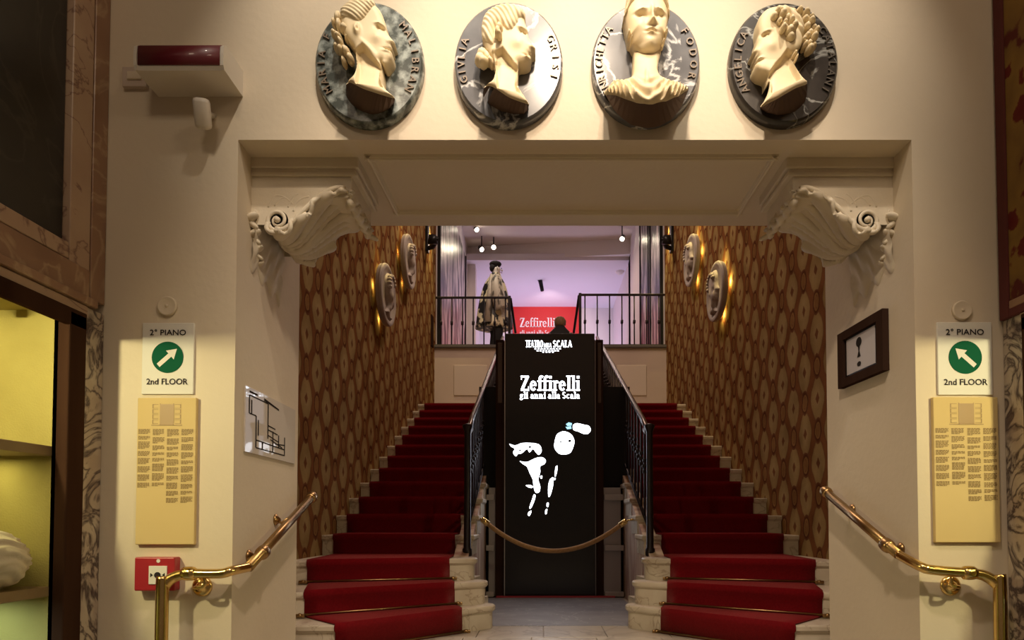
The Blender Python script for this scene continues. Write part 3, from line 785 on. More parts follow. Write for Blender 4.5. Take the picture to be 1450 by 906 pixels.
hair = [(207, 80), (240, 48), (285, 20), (345, 6), (408, 14), (440, 40), (428, 84), (402, 120), (372, 160), (330, 178), (296, 168), (262, 152), (222, 146), (205, 120)]
relief('hair', hair, put, M['relief'], root, lin(420, .086, 640, .17), .038, 55, [], 5, strands(.28, .0025, .45))
ringlet(put, [(178, 105, 26, 42, .1), (190, 165, 20, 40, 0), (232, 200, 34, 26, .3), (250, 245, 30, 22, .2), (158, 225, 22, 20, 0), (190, 255, 24, 20, .2), (172, 305, 24, 22, 0), (200, 330, 20, 26, .3), (240, 350, 24, 34, -.4), (218, 400, 16, 28, 0), (265, 390, 22, 28, .2), (205, 290, 16, 30, -.4), (150, 140, 14, 26, .1)], SCL, .05).make('ringlets', M['relief'], root, True)
letters(root, c, ax, az, 'MARIA F', 212, 152, True); letters(root, c, ax, az, 'MALIBRAN', 42, -30, True)

# ---- profile to the right, hair in a bun
root, c, ax, az = plaque_thing('oval medallion with profile facing right, wavy hair gathered in a low bun', 720, 88, 79, 95, M['slate'])
put = crop_pixels(640, 0, SCL, 430, .078, 690, .165)
head = [(215, 160), (235, 105), (285, 70), (350, 55), (420, 60), (470, 80), (492, 110), (492, 150), (500, 178), (512, 205), (514, 235), (520, 262), (545, 305), (564, 328), (556, 344), (536, 350), (538, 362), (528, 370), (520, 378), (532, 386), (530, 402), (518, 420), (490, 432), (452, 436), (446, 470), (440, 540), (448, 590), (480, 640), (512, 690), (516, 704), (440, 680), (380, 655), (330, 622), (285, 592), (245, 580), (212, 594), (240, 572), (276, 545), (292, 490), (292, 440), (270, 400), (240, 350), (215, 290), (205, 220)]
nk = [(285, 350), (345, 320), (380, 370), (420, 420), (456, 440), (440, 540), (470, 640), (300, 590), (290, 480)]
relief('portrait_head', head, put, M['relief'], root, lin(430, .078, 690, .165), .028, 48,
       [('p', nk, -.04, 22), ('b', 482, 218, 24, 14, -.036, .25), ('b', 478, 222, 11, 7, .022, 0), ('b', 478, 200, 26, 8, .010, .3), ('b', 445, 300, 38, 36, .012, 0), ('b', 534, 325, 14, 14, .01, 0), ('b', 505, 376, 24, 5, -.010, .1), ('b', 508, 392, 20, 7, .008, .05)], 5, None, (lambda x, y: y > 576 and y > 566 + (x - 212) * .36, [(212, 594), (207, 655), (250, 706), (330, 750), (420, 770), (490, 768), (518, 735), (516, 704)]))
hair = [(200, 200), (215, 130), (258, 82), (330, 50), (400, 46), (462, 66), (494, 100), (490, 140), (462, 152), (450, 185), (430, 210), (405, 235), (370, 235), (345, 215), (320, 205), (300, 225), (296, 270), (300, 310), (290, 330), (262, 335), (225, 300), (204, 260)]
relief('hair', hair, put, M['relief'], root, lin(430, .086, 690, .17), .038, 55, [], 5, strands(.22, .0035, .9))
ringlet(put, [(322, 225, 26, 30, .3), (312, 262, 20, 34, .1), (325, 290, 18, 20, 0)], SCL, .10).make('ear', M['relief'], root, True)
ringlet(put, [(205, 350, 44, 36, .5), (190, 395, 38, 40, .1), (215, 420, 36, 30, -.3), (240, 375, 26, 50, -.4), (262, 410, 18, 36, -.5), (285, 365, 18, 30, .4), (295, 420, 12, 30, .2)], SCL, .05).make('bun', M['relief'], root, True)
letters(root, c, ax, az, 'GIVLIA', 200, 158, True); letters(root, c, ax, az, 'GRISI', 26, -16, True)

# ---- facing front
root, c, ax, az = plaque_thing('oval medallion with bust facing forward, tall cap and draped shoulders', 915, 88, 79, 94, M['slate'])
put = crop_pixels(835, 0, SCL, 330, .07, 640, .165)
head = [(232, 110), (250, 40), (270, -15), (385, -40), (500, -15), (520, 40), (530, 110), (524, 165), (516, 230), (512, 270), (495, 285), (478, 318), (450, 345), (418, 362), (365, 364), (330, 345), (295, 315), (280, 285), (262, 275), (254, 235), (240, 165)]
relief('portrait_head', head, put, M['relief'], root, lin(330, .07, 640, .165), .065, 95,
       [('b', 345, 148, 38, 17, -.034, .12), ('b', 455, 145, 32, 17, -.034, -.12), ('b', 346, 152, 20, 9, .024, .1), ('b', 455, 150, 18, 9, .024, -.1), ('b', 338, 118, 40, 9, .014, -.2), ('b', 458, 115, 36, 9, .014, .2),
        ('b', 408, 150, 13, 50, .028, 0), ('b', 410, 205, 24, 18, .034, 0), ('b', 409, 222, 30, 6, -.012, 0), ('b', 404, 258, 36, 5, -.014, 0), ('b', 404, 246, 30, 7, .012, 0), ('b', 404, 270, 26, 8, .013, 0), ('b', 400, 320, 36, 24, .016, 0),
        ('b', 325, 225, 34, 40, .010, 0), ('b', 475, 225, 30, 40, .010, 0)], 5)
neck = [(300, 300), (480, 300), (468, 400), (470, 480), (520, 520), (580, 545), (640, 560), (672, 590), (600, 640), (520, 672), (430, 692), (345, 694), (270, 665), (180, 640), (98, 622), (125, 580), (160, 535), (230, 525), (290, 500), (300, 420)]
def drape(X, Y, H, d):
    k = sm((Y - 500) / 60)
    return H + k * .010 * np.sin(Y * .085 + .0006 * (X - 390) ** 2) * sm(d / 14) + k * .005 * np.sin(X * .05 - Y * .06)
relief('bust', neck, put, M['relief'], root, lin(330, .04, 640, .155), .03, 80, [('b', 385, 505, 10, 40, -.012, 0), ('b', 540, 600, 60, 20, .02, -.5), ('b', 200, 590, 50, 30, .02, .4)], 8, drape, (lambda x, y: y > 600, [(98, 622), (150, 720), (200, 780), (280, 840), (380, 862), (470, 850), (560, 800), (625, 715), (672, 590)]))
cap = [(226, 130), (240, 60), (262, -25), (385, -50), (508, -25), (525, 60), (534, 130), (520, 120), (500, 80), (440, 62), (385, 58), (330, 64), (270, 84), (248, 124)]
relief('cap', cap, put, M['relief'], root, lin(330, .095, 640, .195), .045, 50, [], 8)
ringlet(put, [(258, 262, 12, 22, 0), (506, 262, 10, 20, 0), (272, 322, 9, 10, 0), (488, 322, 9, 10, 0)], SCL, .09).make('earrings', M['relief'], root, True)
letters(root, c, ax, az, 'ENRICHETTA', 214, 143, True); letters(root, c, ax, az, 'FODOR', 35, -16, True)

# ---- profile to the left, curls
SC4 = 787 / 165
root, c, ax, az = plaque_thing('oval medallion with profile facing left, heaped curls, black slate', 1111, 88, 79, 94, M['slate_black'])
put = crop_pixels(1030, 0, SC4, 430, .078, 690, .165)
head = [(215, 120), (255, 75), (310, 55), (370, 60), (430, 95), (480, 150), (505, 220), (500, 300), (470, 350), (435, 365), (440, 420), (470, 480), (505, 530), (538, 566), (470, 592), (400, 630), (330, 672), (280, 695), (222, 724), (250, 680), (275, 620), (285, 560), (280, 505), (262, 492), (225, 482), (195, 462), (188, 440), (200, 428), (190, 418), (196, 402), (184, 390), (188, 374), (166, 360), (180, 340), (195, 310), (200, 270), (210, 240), (206, 200), (208, 160)]
nk = [(440, 350), (390, 330), (350, 390), (310, 430), (268, 492), (290, 560), (280, 640), (500, 540), (440, 420)]
relief('portrait_head', head, put, M['relief'], root, lin(430, .078, 690, .165), .028, 48,
       [('p', nk, -.04, 22), ('b', 250, 240, 24, 14, -.036, -.25), ('b', 255, 244, 11, 7, .022, 0), ('b', 255, 222, 26, 8, .010, -.3), ('b', 285, 320, 38, 36, .012, 0), ('b', 196, 355, 14, 14, .01, 0), ('b', 212, 412, 24, 5, -.010, -.1), ('b', 210, 398, 20, 7, .008, 0)], 5, None, (lambda x, y: y > 555 and y > 728 - (x - 222) * .56, [(222, 724), (260, 760), (340, 778), (420, 770), (480, 742), (525, 690), (545, 620), (538, 566)]))
band = [(330, 52), (400, 62), (450, 90), (500, 150), (512, 230), (500, 260), (470, 240), (430, 180), (380, 130), (330, 100)]
relief('hair', band, put, M['relief'], root, lin(430, .086, 690, .17), .035, 50, [], 7, strands(.2, .004, .9))
ringlet(put, [(300, 150, 26, 24, 0), (320, 125, 24, 22, .3), (350, 150, 26, 24, .1), (335, 185, 22, 20, 0), (380, 175, 24, 24, .4), (405, 195, 22, 22, 0), (370, 230, 26, 22, .3), (400, 250, 28, 28, .1), (425, 230, 24, 22, 0), (410, 285, 30, 26, .3), (365, 205, 18, 18, 0), (350, 245, 20, 20, 0)], SC4, .10).make('forehead_curls', M['relief'], root, True)
ringlet(put, [(450, 75, 26, 24, 0), (490, 70, 24, 20, .3), (530, 95, 26, 18, .4), (575, 105, 22, 16, .2), (530, 130, 28, 22, 0), (565, 150, 26, 22, .4), (590, 180, 24, 22, 0), (540, 180, 26, 26, .2), (600, 215, 20, 22, 0), (565, 215, 26, 24, .3), (540, 245, 24, 22, 0), (585, 255, 24, 24, .3), (560, 285, 24, 22, 0), (530, 300, 20, 22, .2), (555, 335, 26, 26, 0), (590, 300, 20, 20, 0), (515, 270, 18, 20, 0)], SC4, .05).make('back_curls', M['relief'], root, True)
ringlet(put, [(443, 392, 15, 16, 0), (446, 430, 6, 18, 0)], SC4, .09).make('earring', M['relief'], root, True)
letters(root, c, ax, az, 'ANGELICA', 212, 150, True); letters(root, c, ax, az, 'CATALANI', 36, -32, True, m=mat('dark_letters', (.10, .085, .07), .4, .3))

# ---- round stone medallions on the wallpaper
def roundel(side, px, py, label, flip):
    X = WL if side < 0 else WR; s = -side
    c = PX(px, py, X - side * .10)
    root = thing('round_medallion', label, 'medallion', (X, c.y, c.z), 'round stone portraits on the wallpaper')
    rz = .292; ry = rz * 1.08
    def ring(prof, name, m):
        v = []; sg = 36; f = []
        for r, h in prof:
            for k in range(sg): w = 2 * pi * k / sg; v.append((X + s * h * .72, c.y + ry * r * cos(w), c.z + rz * r * sin(w)))
        for i in range(len(prof) - 1):
            for k in range(sg): f.append((i * sg + k, i * sg + (k + 1) % sg, (i + 1) * sg + (k + 1) % sg, (i + 1) * sg + k))
        f.append(tuple(range((len(prof) - 1) * sg, len(prof) * sg)))
        smooth_by_angle(me(name, v, f, m, root), 40)
    ring([(.55, .055), (.97, .055), (1.0, .065), (1.0, .09), (1.02, .11), (1.0, .135), (.93, .145), (.86, .135), (.80, .12)], 'rim', M['stone_grey'])
    ring([(.30, .0), (.30, .06)], 'wall_mount', M['stone_grey'])
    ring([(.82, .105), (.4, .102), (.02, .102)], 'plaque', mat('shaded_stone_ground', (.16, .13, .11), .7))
    sc = rz / 66.0
    head = [(-22, -44), (0, -52), (20, -46), (30, -30), (32, -14), (36, -2), (44, 8), (36, 12), (37, 18), (34, 24), (30, 32), (14, 32), (10, 44), (26, 60), (-24, 56), (-40, 50), (-18, 40), (-14, 24), (-30, 10), (-36, -12), (-34, -30)]
    def put(x, y, h): return Vector((X + s * (.070 + h * 1.3), c.y + flip * x * sc * .82, c.z - y * sc * .9 + .01))
    relief('portrait_head', head, put, M['stone_grey'], root, lambda A, B: .02 + 0 * A, .05, 22, [('b', 22, -10, 7, 5, -.02, 0), ('b', -6, -4, 6, 9, .015, 0), ('p', [(-16, 22), (12, 24), (34, 30), (12, 46), (-24, 56)], -.02, 8)], 4)
    g = G()
    for k in range(9):
        w = pi * (.15 + .95 * k / 8); g.ell(put(-6 - 26 * cos(w) * -1 * .9 if False else -4 + 28 * cos(w), -20 - 24 * sin(w) + 3, .045), (.028, .03, .026), None, 1)
    g.make('hair', M['stone_grey'], root, True)
    return c
cl = [roundel(-1, 551, 418, 'grey stone round portrait on wallpaper, nearer of the two beside the mannequin side', 1), roundel(-1, 582, 371, 'grey stone round portrait on wallpaper, further of the two beside the mannequin side', 1)]
cr = [roundel(1, 1011, 413, 'grey stone round portrait on wallpaper, nearer one under a bright yellow glow', -1), roundel(1, 976, 369, 'grey stone round portrait on wallpaper, further one beside the upper wall posters', -1)]

# ================================================================== THINGS ON THE FRONT WALL
def frontbox(g, x0, y0, x1, y1, d0, d1, bev=.003):
    a, b = P(x0, y1, DF), P(x1, y0, DF); return g.box(a.x, b.x, DF - d0, DF - d1, a.z, b.z, bev)
# alarm box with red front
A = thing('alarm_box', 'white wall box with a rounded dark red front panel above the corbel', 'alarm', tuple(P(284, 137, DF)))
b_ = P(228, 137, DF); e_ = P(340, 137, DF); zt_ = P(260, 64, DF - .15).z; z0_ = b_.z; H_ = zt_ - z0_
def sect(x, k=1.0, oy=0.0): return [(x, DF, z0_), (x, DF - .195 * k * K, z0_ + .002 - oy), (x, DF - .205 * k * K, z0_ + .015), (x, DF - .207 * k * K, z0_ + H_ * .6), (x, DF - .203 * k * K, z0_ + H_ * .9), (x, DF - .185 * k * K, z0_ + H_ * 1.02), (x, DF - .15 * k * K, z0_ + H_ * 1.06), (x, DF, z0_ + H_ * 1.04)]
G().prism(sect(b_.x), (e_.x - b_.x, 0, 0)).make('housing', M['white_plastic'], A)
for x in (b_.x - .010, e_.x): G().prism(sect(x, 1.03), (.011, 0, 0)).make('end_cap', M['white_plastic'], A)
s_ = sect(b_.x + .006)
g = G(); pr = s_[2:7]; v = []
for x in (b_.x + .004, e_.x - .004): v += [(x, p[1] - .004, p[2] + .002) for p in pr]
g.add(v, [(i, i + 1, i + 6, i + 5) for i in range(4)]); o = g.make('red_panel', M['dull_red'], A, True)
md = o.modifiers.new('t', 'SOLIDIFY'); md.thickness = .003
# sensor below it
S = thing('motion_sensor', 'small white sensor pointing down below the red fronted alarm box', 'sensor', tuple(P(284, 140, DF)))
p = P(284, 150, DF - .10)
g = G().box(-.027, .027, -.027, .027, -.052, .052, .015); rot = Matrix.Rotation(.5, 3, 'X') @ Matrix.Rotation(.12, 3, 'Y')
g.v = [tuple(rot @ Vector(v) + Vector((p.x, DF - .085, P(284, 161, DF - .085).z))) for v in g.v]; smooth_by_angle(g.make('body', M['white_plastic'], S), 50)
G().tube([(p.x, DF, p.z + .022), (p.x, DF - .08, p.z - .01)], .011, 8).make('arm', M['white_plastic'], S, True)
# junction plate and round covers
J = thing('junction_plate', 'cream square junction plate on the wall beside the alarm box', 'plate', tuple(P(194, 128, DF)))
frontbox(G(), 177, 99, 212, 127, .02, 0).make('plate', M['plaster_grey'], J)
frontbox(G(), 185, 107, 206, 118, .028, .015).make('cover', M['plaster'], J)
for px, py, lab in ((238, 434, 'round cream blanking cover on wall above the right-pointing arrow sign'), (1361, 440, 'faint round cream cover on wall above the left-pointing arrow sign')):
    q_ = P(px, py, DF); r_ = 14 / F * DF
    rt = thing('wall_cover', lab, 'cover', (q_.x, DF, q_.z), 'round wall covers')
    G().lathe([(r_, 0), (r_, -.008), (r_ * .93, -.012), (r_ * .85, -.011), (r_ * .1, -.010)], (q_.x, DF, q_.z), 'y', 28).make('disc', M['plaster'], rt, True)
    G().lathe([(.006, -.009), (.005, -.014), (.001, -.014)], (q_.x, DF, q_.z), 'y', 10).make('screw', M['plaster'], rt, True)
# arrow signs
def arrow_sign(x0, y0, x1, y1, ang, label):
    d = .010; a = P(x0, y1, DF - d); b = P(x1, y0, DF - d); w = b.x - a.x; h = b.z - a.z
    rt = thing('direction_sign', label, 'sign', ((a.x + b.x) / 2, DF, a.z), 'green arrow floor signs')
    G().box(a.x, b.x, DF - d, DF, a.z, b.z, .002).make('board', M['sign_white'], rt)
    cx, cz = (a.x + b.x) / 2, a.z + h * .515; y = DF - d - .001
    G().lathe([(w * .305, 0), (w * .305, -.0012), (.002, -.0012)], (cx, y, cz), 'y', 40).make('green_disc', M['green'], rt)
    r = w * .25; L = [(-.95, -.17), (.25, -.17), (.25, -.46), (.98, 0), (.25, .46), (.25, .17), (-.95, .17)]
    pts = [(cx + r * (px * cos(ang) - py * sin(ang)), y - .0018, cz + r * (px * sin(ang) + py * cos(ang))) for px, py in L]
    hd = [i for i in pts]
    G().add(pts, [(0, 1, 5, 6), (2, 3, 4), (1, 2, 4, 5)]).make('arrow', M['sign_white'], rt)
    g = G()
    text_into(g, "2\u00b0 PIANO", (cx, y - .001, a.z + h * .865), (1, 0, 0), (0, 0, 1), width=w * .70, height=h * .085, bold=.014)
    text_into(g, "2nd FLOOR", (cx, y - .001, a.z + h * .175), (1, 0, 0), (0, 0, 1), width=w * .80, height=h * .085, bold=.014)
    g.make('lettering', M['ink'], rt)
arrow_sign(200, 457, 275, 558, radians(42), 'white floor sign with green disc and arrow pointing up to the right')
arrow_sign(1329, 456, 1404, 559, radians(138), 'white floor sign with green disc and arrow pointing up to the left')
# buff text boards
def text_board(x0, y0, x1, y1, label, seed):
    rnd = random.Random(seed); d = .018; a = P(x0, y1, DF - d); b = P(x1, y0, DF - d); w = b.x - a.x; h = b.z - a.z
    rt = thing('text_board', label, 'sign', ((a.x + b.x) / 2, DF, a.z), 'buff boards of printed columns')
    G().box(a.x, b.x, DF - d, DF, a.z, b.z, .003).make('board', M['parchment'], rt)
    y = DF - d - .0012
    def rc(g, u0, v0, u1, v1, dy=0): g.add([(a.x + w * u0, y - dy, b.z - h * v0), (a.x + w * u1, y - dy, b.z - h * v0), (a.x + w * u1, y - dy, b.z - h * v1), (a.x + w * u0, y - dy, b.z - h * v1)], [(0, 1, 2, 3)])
    g = G(); rc(g, .40, .045, .61, .185); 
    for z in (0, 1):
        u = .26 if z == 0 else .64
        for k in range(4):
            v0 = .045 + k * .035
            for q0 in ((u, v0, u + .10, v0 + .003), (u, v0 + .026, u + .10, v0 + .029), (u + z * .09, v0, u + .015 + z * .09, v0 + .029)): rc(g, *q0)
    for q0 in ((.24, .186, .77, .191), (.385, .04, .40, .19), (.61, .04, .625, .19)): rc(g, *q0)
    g.make('printed_picture', M['parch_dark'], rt)
    g = G()
    ends = (.61, .61, .735, .735)
    for cidx in range(4):
        u0 = .025 + cidx * .245; v0 = .215
        while v0 < ends[cidx] - .02:
            n = rnd.choice((3, 4, 5, 6))
            for k in range(n):
                u = u0; end = u0 + .20 * (1 if k < n - 1 else rnd.uniform(.4, .9))
                while u < end - .012:
                    l = min(rnd.uniform(.02, .055), end - u); rc(g, u, v0, u + l, v0 + .0052); u += l + .008
                v0 += .0088
            v0 += .012
    g.make('printed_text', M['brown_ink'], rt)
text_board(191, 563, 278, 771, 'tall buff board of small brown text columns above the red call point', 3)
text_board(1325, 562, 1413, 768, 'tall buff board of small brown text columns under the left-pointing arrow', 3)
# fire call point
p = P(225, 811, DF); C_ = thing('fire_call_point', 'red square fire alarm call point on wall behind the brass handrail', 'alarm', (p.x, DF, p.z))
frontbox(G(), 199, 788, 256, 835, .042, 0, .005).make('housing', M['red_plastic'], C_)
a = P(211, 827, DF - .042); b = P(237, 801, DF - .042)
cx, cz = (a.x + b.x) / 2, (a.z + b.z) / 2; y = DF - .0432
G().box(a.x, b.x, y - .003, y + .002, a.z, b.z, .001).make('window', M['sign_white'], C_)
G().lathe([(.0114, 0), (.0114, -.003), (.002, -.004)], (cx, y - .003, cz), 'y', 20).make('button', M['ink'], C_)
g = G()
for s in (-1, 1): g.add([(cx + s * .0165, y - .0038, cz), (cx + s * .027, y - .0038, cz + .0085), (cx + s * .027, y - .0038, cz - .0085)], [(0, 1, 2)])
g.make('arrows', M['ink'], C_)
G().lathe([(.007, 0), (.007, -.001), (.001, -.001)], (cx, y + .001, P(222, 794, DF - .042).z), 'y', 16).make('emblem', M['sign_white'], C_)

# ------------------------------------------------------------------ things on the jambs
def jamb(side, px, py):
    """point of the slightly splayed jamb face seen at px, py"""
    A0, B0 = (a0, b0) if side < 0 else (a1, b1)
    n = Vector((B0.y - A0.y, -(B0.x - A0.x), 0)); n.normalize(); r = ray(px, py)
    t = (Vector((A0.x, DF, 0)).dot(n)) / r.dot(n); return Vector((0, 0, HC)) + r * t
def jamb_frame(side):
    A0, B0 = (a0, b0) if side < 0 else (a1, b1)
    d = Vector((B0.x - A0.x, DB - DF, 0)).normalized(); n = Vector((d.y, -d.x, 0)) * (1 if side < 0 else -1)
    return d, n
d, n = jamb_frame(-1)
p0, p1 = jamb(-1, 345, 592), jamb(-1, 416, 606); zt_, zb_ = jamb(-1, 345, 545).z, jamb(-1, 345, 639).z
FP = thing('floor_plan_sheet', 'clear sleeved floor plan sheet fixed to the passage jamb above the handrail', 'sign', (p0.x, (p0.y + p1.y) / 2, zb_))
Lw = (Vector((p1.x, p1.y, 0)) - Vector((p0.x, p0.y, 0))).length
def jp(u, v, o): q_ = Vector((p0.x, p0.y, 0)) + d * (u * Lw) + n * o; return Vector((q_.x, q_.y, zb_ + v * (zt_ - zb_)))
G().prism([jp(0, 0, .001), jp(1, 0, .001), jp(1, 1, .001), jp(0, 1, .001)], n * .006).make('sleeve', M['acrylic'], FP)
def lines(segs, fn, w, o): 
    g = G()
    for (u0, v0, u1, v1) in segs:
        if abs(u1 - u0) > abs(v1 - v0): g.add([fn(u0, v0 - w, o), fn(u1, v1 - w, o), fn(u1, v1 + w, o), fn(u0, v0 + w, o)], [(0, 1, 2, 3)])
        else: g.add([fn(u0 - w, v0, o), fn(u0 + w, v0, o), fn(u1 + w, v1, o), fn(u1 - w, v1, o)], [(0, 1, 2, 3)])
    return g
lines([(.06, .88, .40, .88), (.06, .60, .06, .88), (.06, .60, .18, .60), (.18, .22, .18, .60), (.18, .10, .18, .22), (.18, .10, .75, .10), (.75, .10, .75, .42), (.40, .88, .40, .30), (.40, .45, .60, .42), (.40, .36, .62, .30), (.45, .30, .70, .22), (.18, .22, .75, .20), (.30, .10, .30, .22), (.50, .10, .50, .45), (.62, .20, .62, .42), (.40, .52, .55, .50), (.10, .60, .10, .82), (.22, .30, .22, .55), (.55, .25, .75, .28)], jp, .010, .0078).make('plan_drawing', M['ink'], FP)
g = G(); g.add([jp(.06, .92, .0078), jp(.20, .92, .0078), jp(.20, .95, .0078), jp(.06, .95, .0078)], [(0, 1, 2, 3)]); g.add([jp(.32, .90, .0078), jp(.62, .84, .0078), jp(.62, .87, .0078), jp(.32, .94, .0078)], [(0, 1, 2, 3)])
g.make('plan_legend', M['ink'], FP)
d2, n2 = jamb_frame(1)
q0, q1 = jamb(1, 1194, 512), jamb(1, 1259, 486); zt2_, zb2_ = jamb(1, 1194, 474).z, jamb(1, 1194, 551).z
EX = thing('framed_notice', 'dark framed exclamation mark notice hanging on the passage jamb', 'picture', (q0.x, (q0.y + q1.y) / 2, zb2_))
Lw2 = (q1 - q0).to_2d().length; dd2 = Vector((q1.x - q0.x, q1.y - q0.y, 0)).normalized()
def jq(u, v, o): q_ = Vector((q0.x, q0.y, 0)) + dd2 * (u * Lw2) + n2 * o; return Vector((q_.x, q_.y, zb2_ + v * (zt2_ - zb2_)))
for (u0, v0, u1, v1) in ((0, 0, 1, .15), (0, .85, 1, 1), (0, .15, .13, .85), (.87, .15, 1, .85)):
    G().prism([jq(u0, v0, .0), jq(u1, v0, .0), jq(u1, v1, .0), jq(u0, v1, .0)], n2 * .027).make('frame_rail', M['frame_dark'], EX)
G().prism([jq(.13, .15, .002), jq(.87, .15, .002), jq(.87, .85, .002), jq(.13, .85, .002)], n2 * .012).make('mount', M['black'], EX)
G().prism([jq(.17, .19, .0145), jq(.80, .19, .0145), jq(.80, .82, .0145), jq(.17, .82, .0145)], n2 * .002).make('print', M['paper'], EX)
g = G(); ring = []
cv = lambda v, u: jq(u, v, .0175)
for cy_, rx_, ry_ in ((.68, .062, .085), (.30, .045, .042)):
    g.add([jq(.46 + rx_ * cos(w), cy_ + ry_ * sin(w), .0175) for w in [2 * pi * k / 20 for k in range(20)]], [tuple(range(20))])
g.add([jq(.435, .64, .0175), jq(.485, .64, .0175), jq(.472, .52, .0175), jq(.50, .42, .0175), jq(.42, .42, .0175), jq(.448, .52, .0175)], [(0, 1, 2, 3, 4, 5)])
g.make('exclamation_mark', M['ink'], EX)

# ------------------------------------------------------------------ brass handrails
def brass_rail(side, label):
    if side < 0:
        e0, e1, e2, e3, v0, ctr = (441, 704), (352, 803), (322, 812), (268, 812), (233, 838), (287, 830)
        mid = (372, 782); hi = (408, 731)
    else:
        e0, e1, e2, e3, v0, ctr = (1170, 697), (1272, 785), (1310, 806), (1372, 811), (1412, 835), (1345, 829)
        mid = (1256, 772); hi = (1190, 717)
    A0, B0 = (a0, b0) if side < 0 else (a1, b1); off = .057
    def at_jamb(px, py):
        s = -side; best = None; r = ray(px, py)
        # plane parallel to the jamb, off metres from it
        dj, nj = jamb_frame(side); p = Vector((A0.x, DF, 0)) + nj * off
        t = p.dot(nj) / (r.x * nj.x + r.y * nj.y); return Vector((0, 0, HC)) + r * t
    D3 = DF - .072
    rt = thing('brass_handrail', label, 'handrail', (P(*ctr, DF).x, DF, -.43), 'brass handrails at the passage')
    hi_ = at_jamb(*e0); lo_ = at_jamb(*e1); lo_ = Vector((lo_.x, max(lo_.y, D3 + .045), lo_.z))
    h0, h1 = P(*e2, D3), P(*e3, D3)
    G().tube([hi_, lo_], .0198, 12).make('wooden_grip', M['bronze'], rt, True)
    G().tube(curve_pts([lo_, Vector((h0.x * .75 + lo_.x * .25, D3 + .011, h0.z + .009)), h0 * .8 + h1 * .2, h1], 8), .0182, 12).make('elbow', M['brass'], rt, True)
    vt = P(*v0, D3); vb = Vector((P(v0[0] - (3 if side < 0 else -1), 906, D3 - .023).x, D3 - .023, -.44))
    bend = curve_pts([h1, Vector((h1.x * .45 + vt.x * .55, D3, h1.z - .0105)), Vector((vt.x * .93 + h1.x * .07, D3 - .008, h1.z - .04)), vt + Vector((0, -.015, -.023)), vb], 8)
    G().tube(bend, [.019 + .0034 * min(1, k / 24) for k in range(len(bend))], 14).make('downpipe', M['brass'], rt, True)
    for name, p_, dr, r_ in (('collar', hi_, (lo_ - hi_), .0274), ('collar', at_jamb(*mid), (lo_ - hi_), .028), ('collar', P(*e3, D3), Vector((1, 0, 0)), .026)):
        dr = dr.normalized()
        G().tube([p_ - dr * .026, p_ - dr * .018, p_ - dr * .008, p_ + dr * .008, p_ + dr * .018, p_ + dr * .026], [r_ * .72, r_ * .95, r_, r_, r_ * .95, r_ * .72], 14).make(name, M['brass'] if name and p_.y < DF else M['bronze'], rt, True)
    # finial at the top end
    dr = (hi_ - lo_).normalized(); G().tube([hi_, hi_ + dr * .038, hi_ + dr * .057], [.014, .012, .005], 10).make('finial', M['bronze'], rt, True)
    # brackets: one rosette on the front wall, two on the jamb
    rc = P(*ctr, DF); br = G().tube(curve_pts([Vector((h1.x * .6 + h0.x * .4, D3, h1.z - .015)), Vector((h1.x * .6 + h0.x * .4, D3, rc.z + .009)), Vector((rc.x, D3 + .015, rc.z)), Vector((rc.x, DF, rc.z))], 6), .007, 8).make('wall_bracket', M['brass'], rt, True)
    G().lathe([(.038, 0), (.038, -.006), (.030, -.012), (.021, -.0105), (.017, -.02), (.008, -.027), (.002, -.029)], (rc.x, DF, rc.z), 'y', 24).make('rosette', M['brass'], br, True)
    dj, nj = jamb_frame(side)
    for pp in (mid, hi):
        b0_ = at_jamb(*pp); w_ = b0_ - nj * off + Vector((0, 0, -.015))
        br = G().tube([b0_ + Vector((0, 0, -.008)), b0_ + Vector((0, 0, -.03)) - nj * off * .5, w_], .007, 8).make('wall_bracket', M['bronze'], rt, True)
        rz_ = G()
        rz_.tube([w_, w_ + nj * .006, w_ + nj * .012, w_ + nj * .023], [.026, .026, .018, .008], 16)
        rz_.make('rosette', M['bronze'], br, True)
brass_rail(-1, 'polished brass handrail in front of the red fire call point')
brass_rail(1, 'polished brass handrail under the board near the framed exclamation mark')

# ================================================================== SCREEN AND PASSAGE DOOR
DS = 6.05
sp0, sp1 = P(715, 848, DS), P(842, 472, DS)
zT = sp1.z
SCR = thing('display_screen', 'tall black display screen with glowing white lettering between the stairs', 'screen', ((sp0.x + sp1.x) / 2, DS, 0))
G().box(sp0.x, sp1.x, DS, DS + .10, .012, zT, .004).make('panel', M['screen'], SCR)
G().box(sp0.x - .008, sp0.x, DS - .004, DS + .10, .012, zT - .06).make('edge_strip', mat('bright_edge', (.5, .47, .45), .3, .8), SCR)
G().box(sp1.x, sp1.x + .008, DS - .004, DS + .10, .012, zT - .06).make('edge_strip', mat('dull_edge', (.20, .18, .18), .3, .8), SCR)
DR_ = thing('screen_frame', 'dark brown wooden posts framing the tall black screen', 'frame', ((sp0.x + sp1.x) / 2, DS + .1, 0))
zf = P(708, 482, DS + .05).z
for x0, x1 in ((P(702, 600, DS + .05).x, sp0.x - .012), (sp1.x + .012, P(854, 600, DS + .05).x)):
    po = G().box(x0, x1, DS + .02, DS + .14, 0, zf, .005).make('post', M['frame_dark'], DR_)
    G().box(x0 + .018, x1 - .018, DS + .012, DS + .022, P(708, 570, DS).z, zf - .03, .004).make('post_panel', mat('brown_panel', (.09, .055, .04), .5), po)
struct('door_1', G().box(XI + .0, P(703, 600, DS + .06).x, DS + .04, DS + .12, 0, P(695, 690, DS).z, .004).box(P(853, 600, DS + .06).x, XJ, DS + .04, DS + .12, 0, P(695, 690, DS).z, .004), mat('grey_door_casing', (.40, .37, .37), .5))
tr = G()
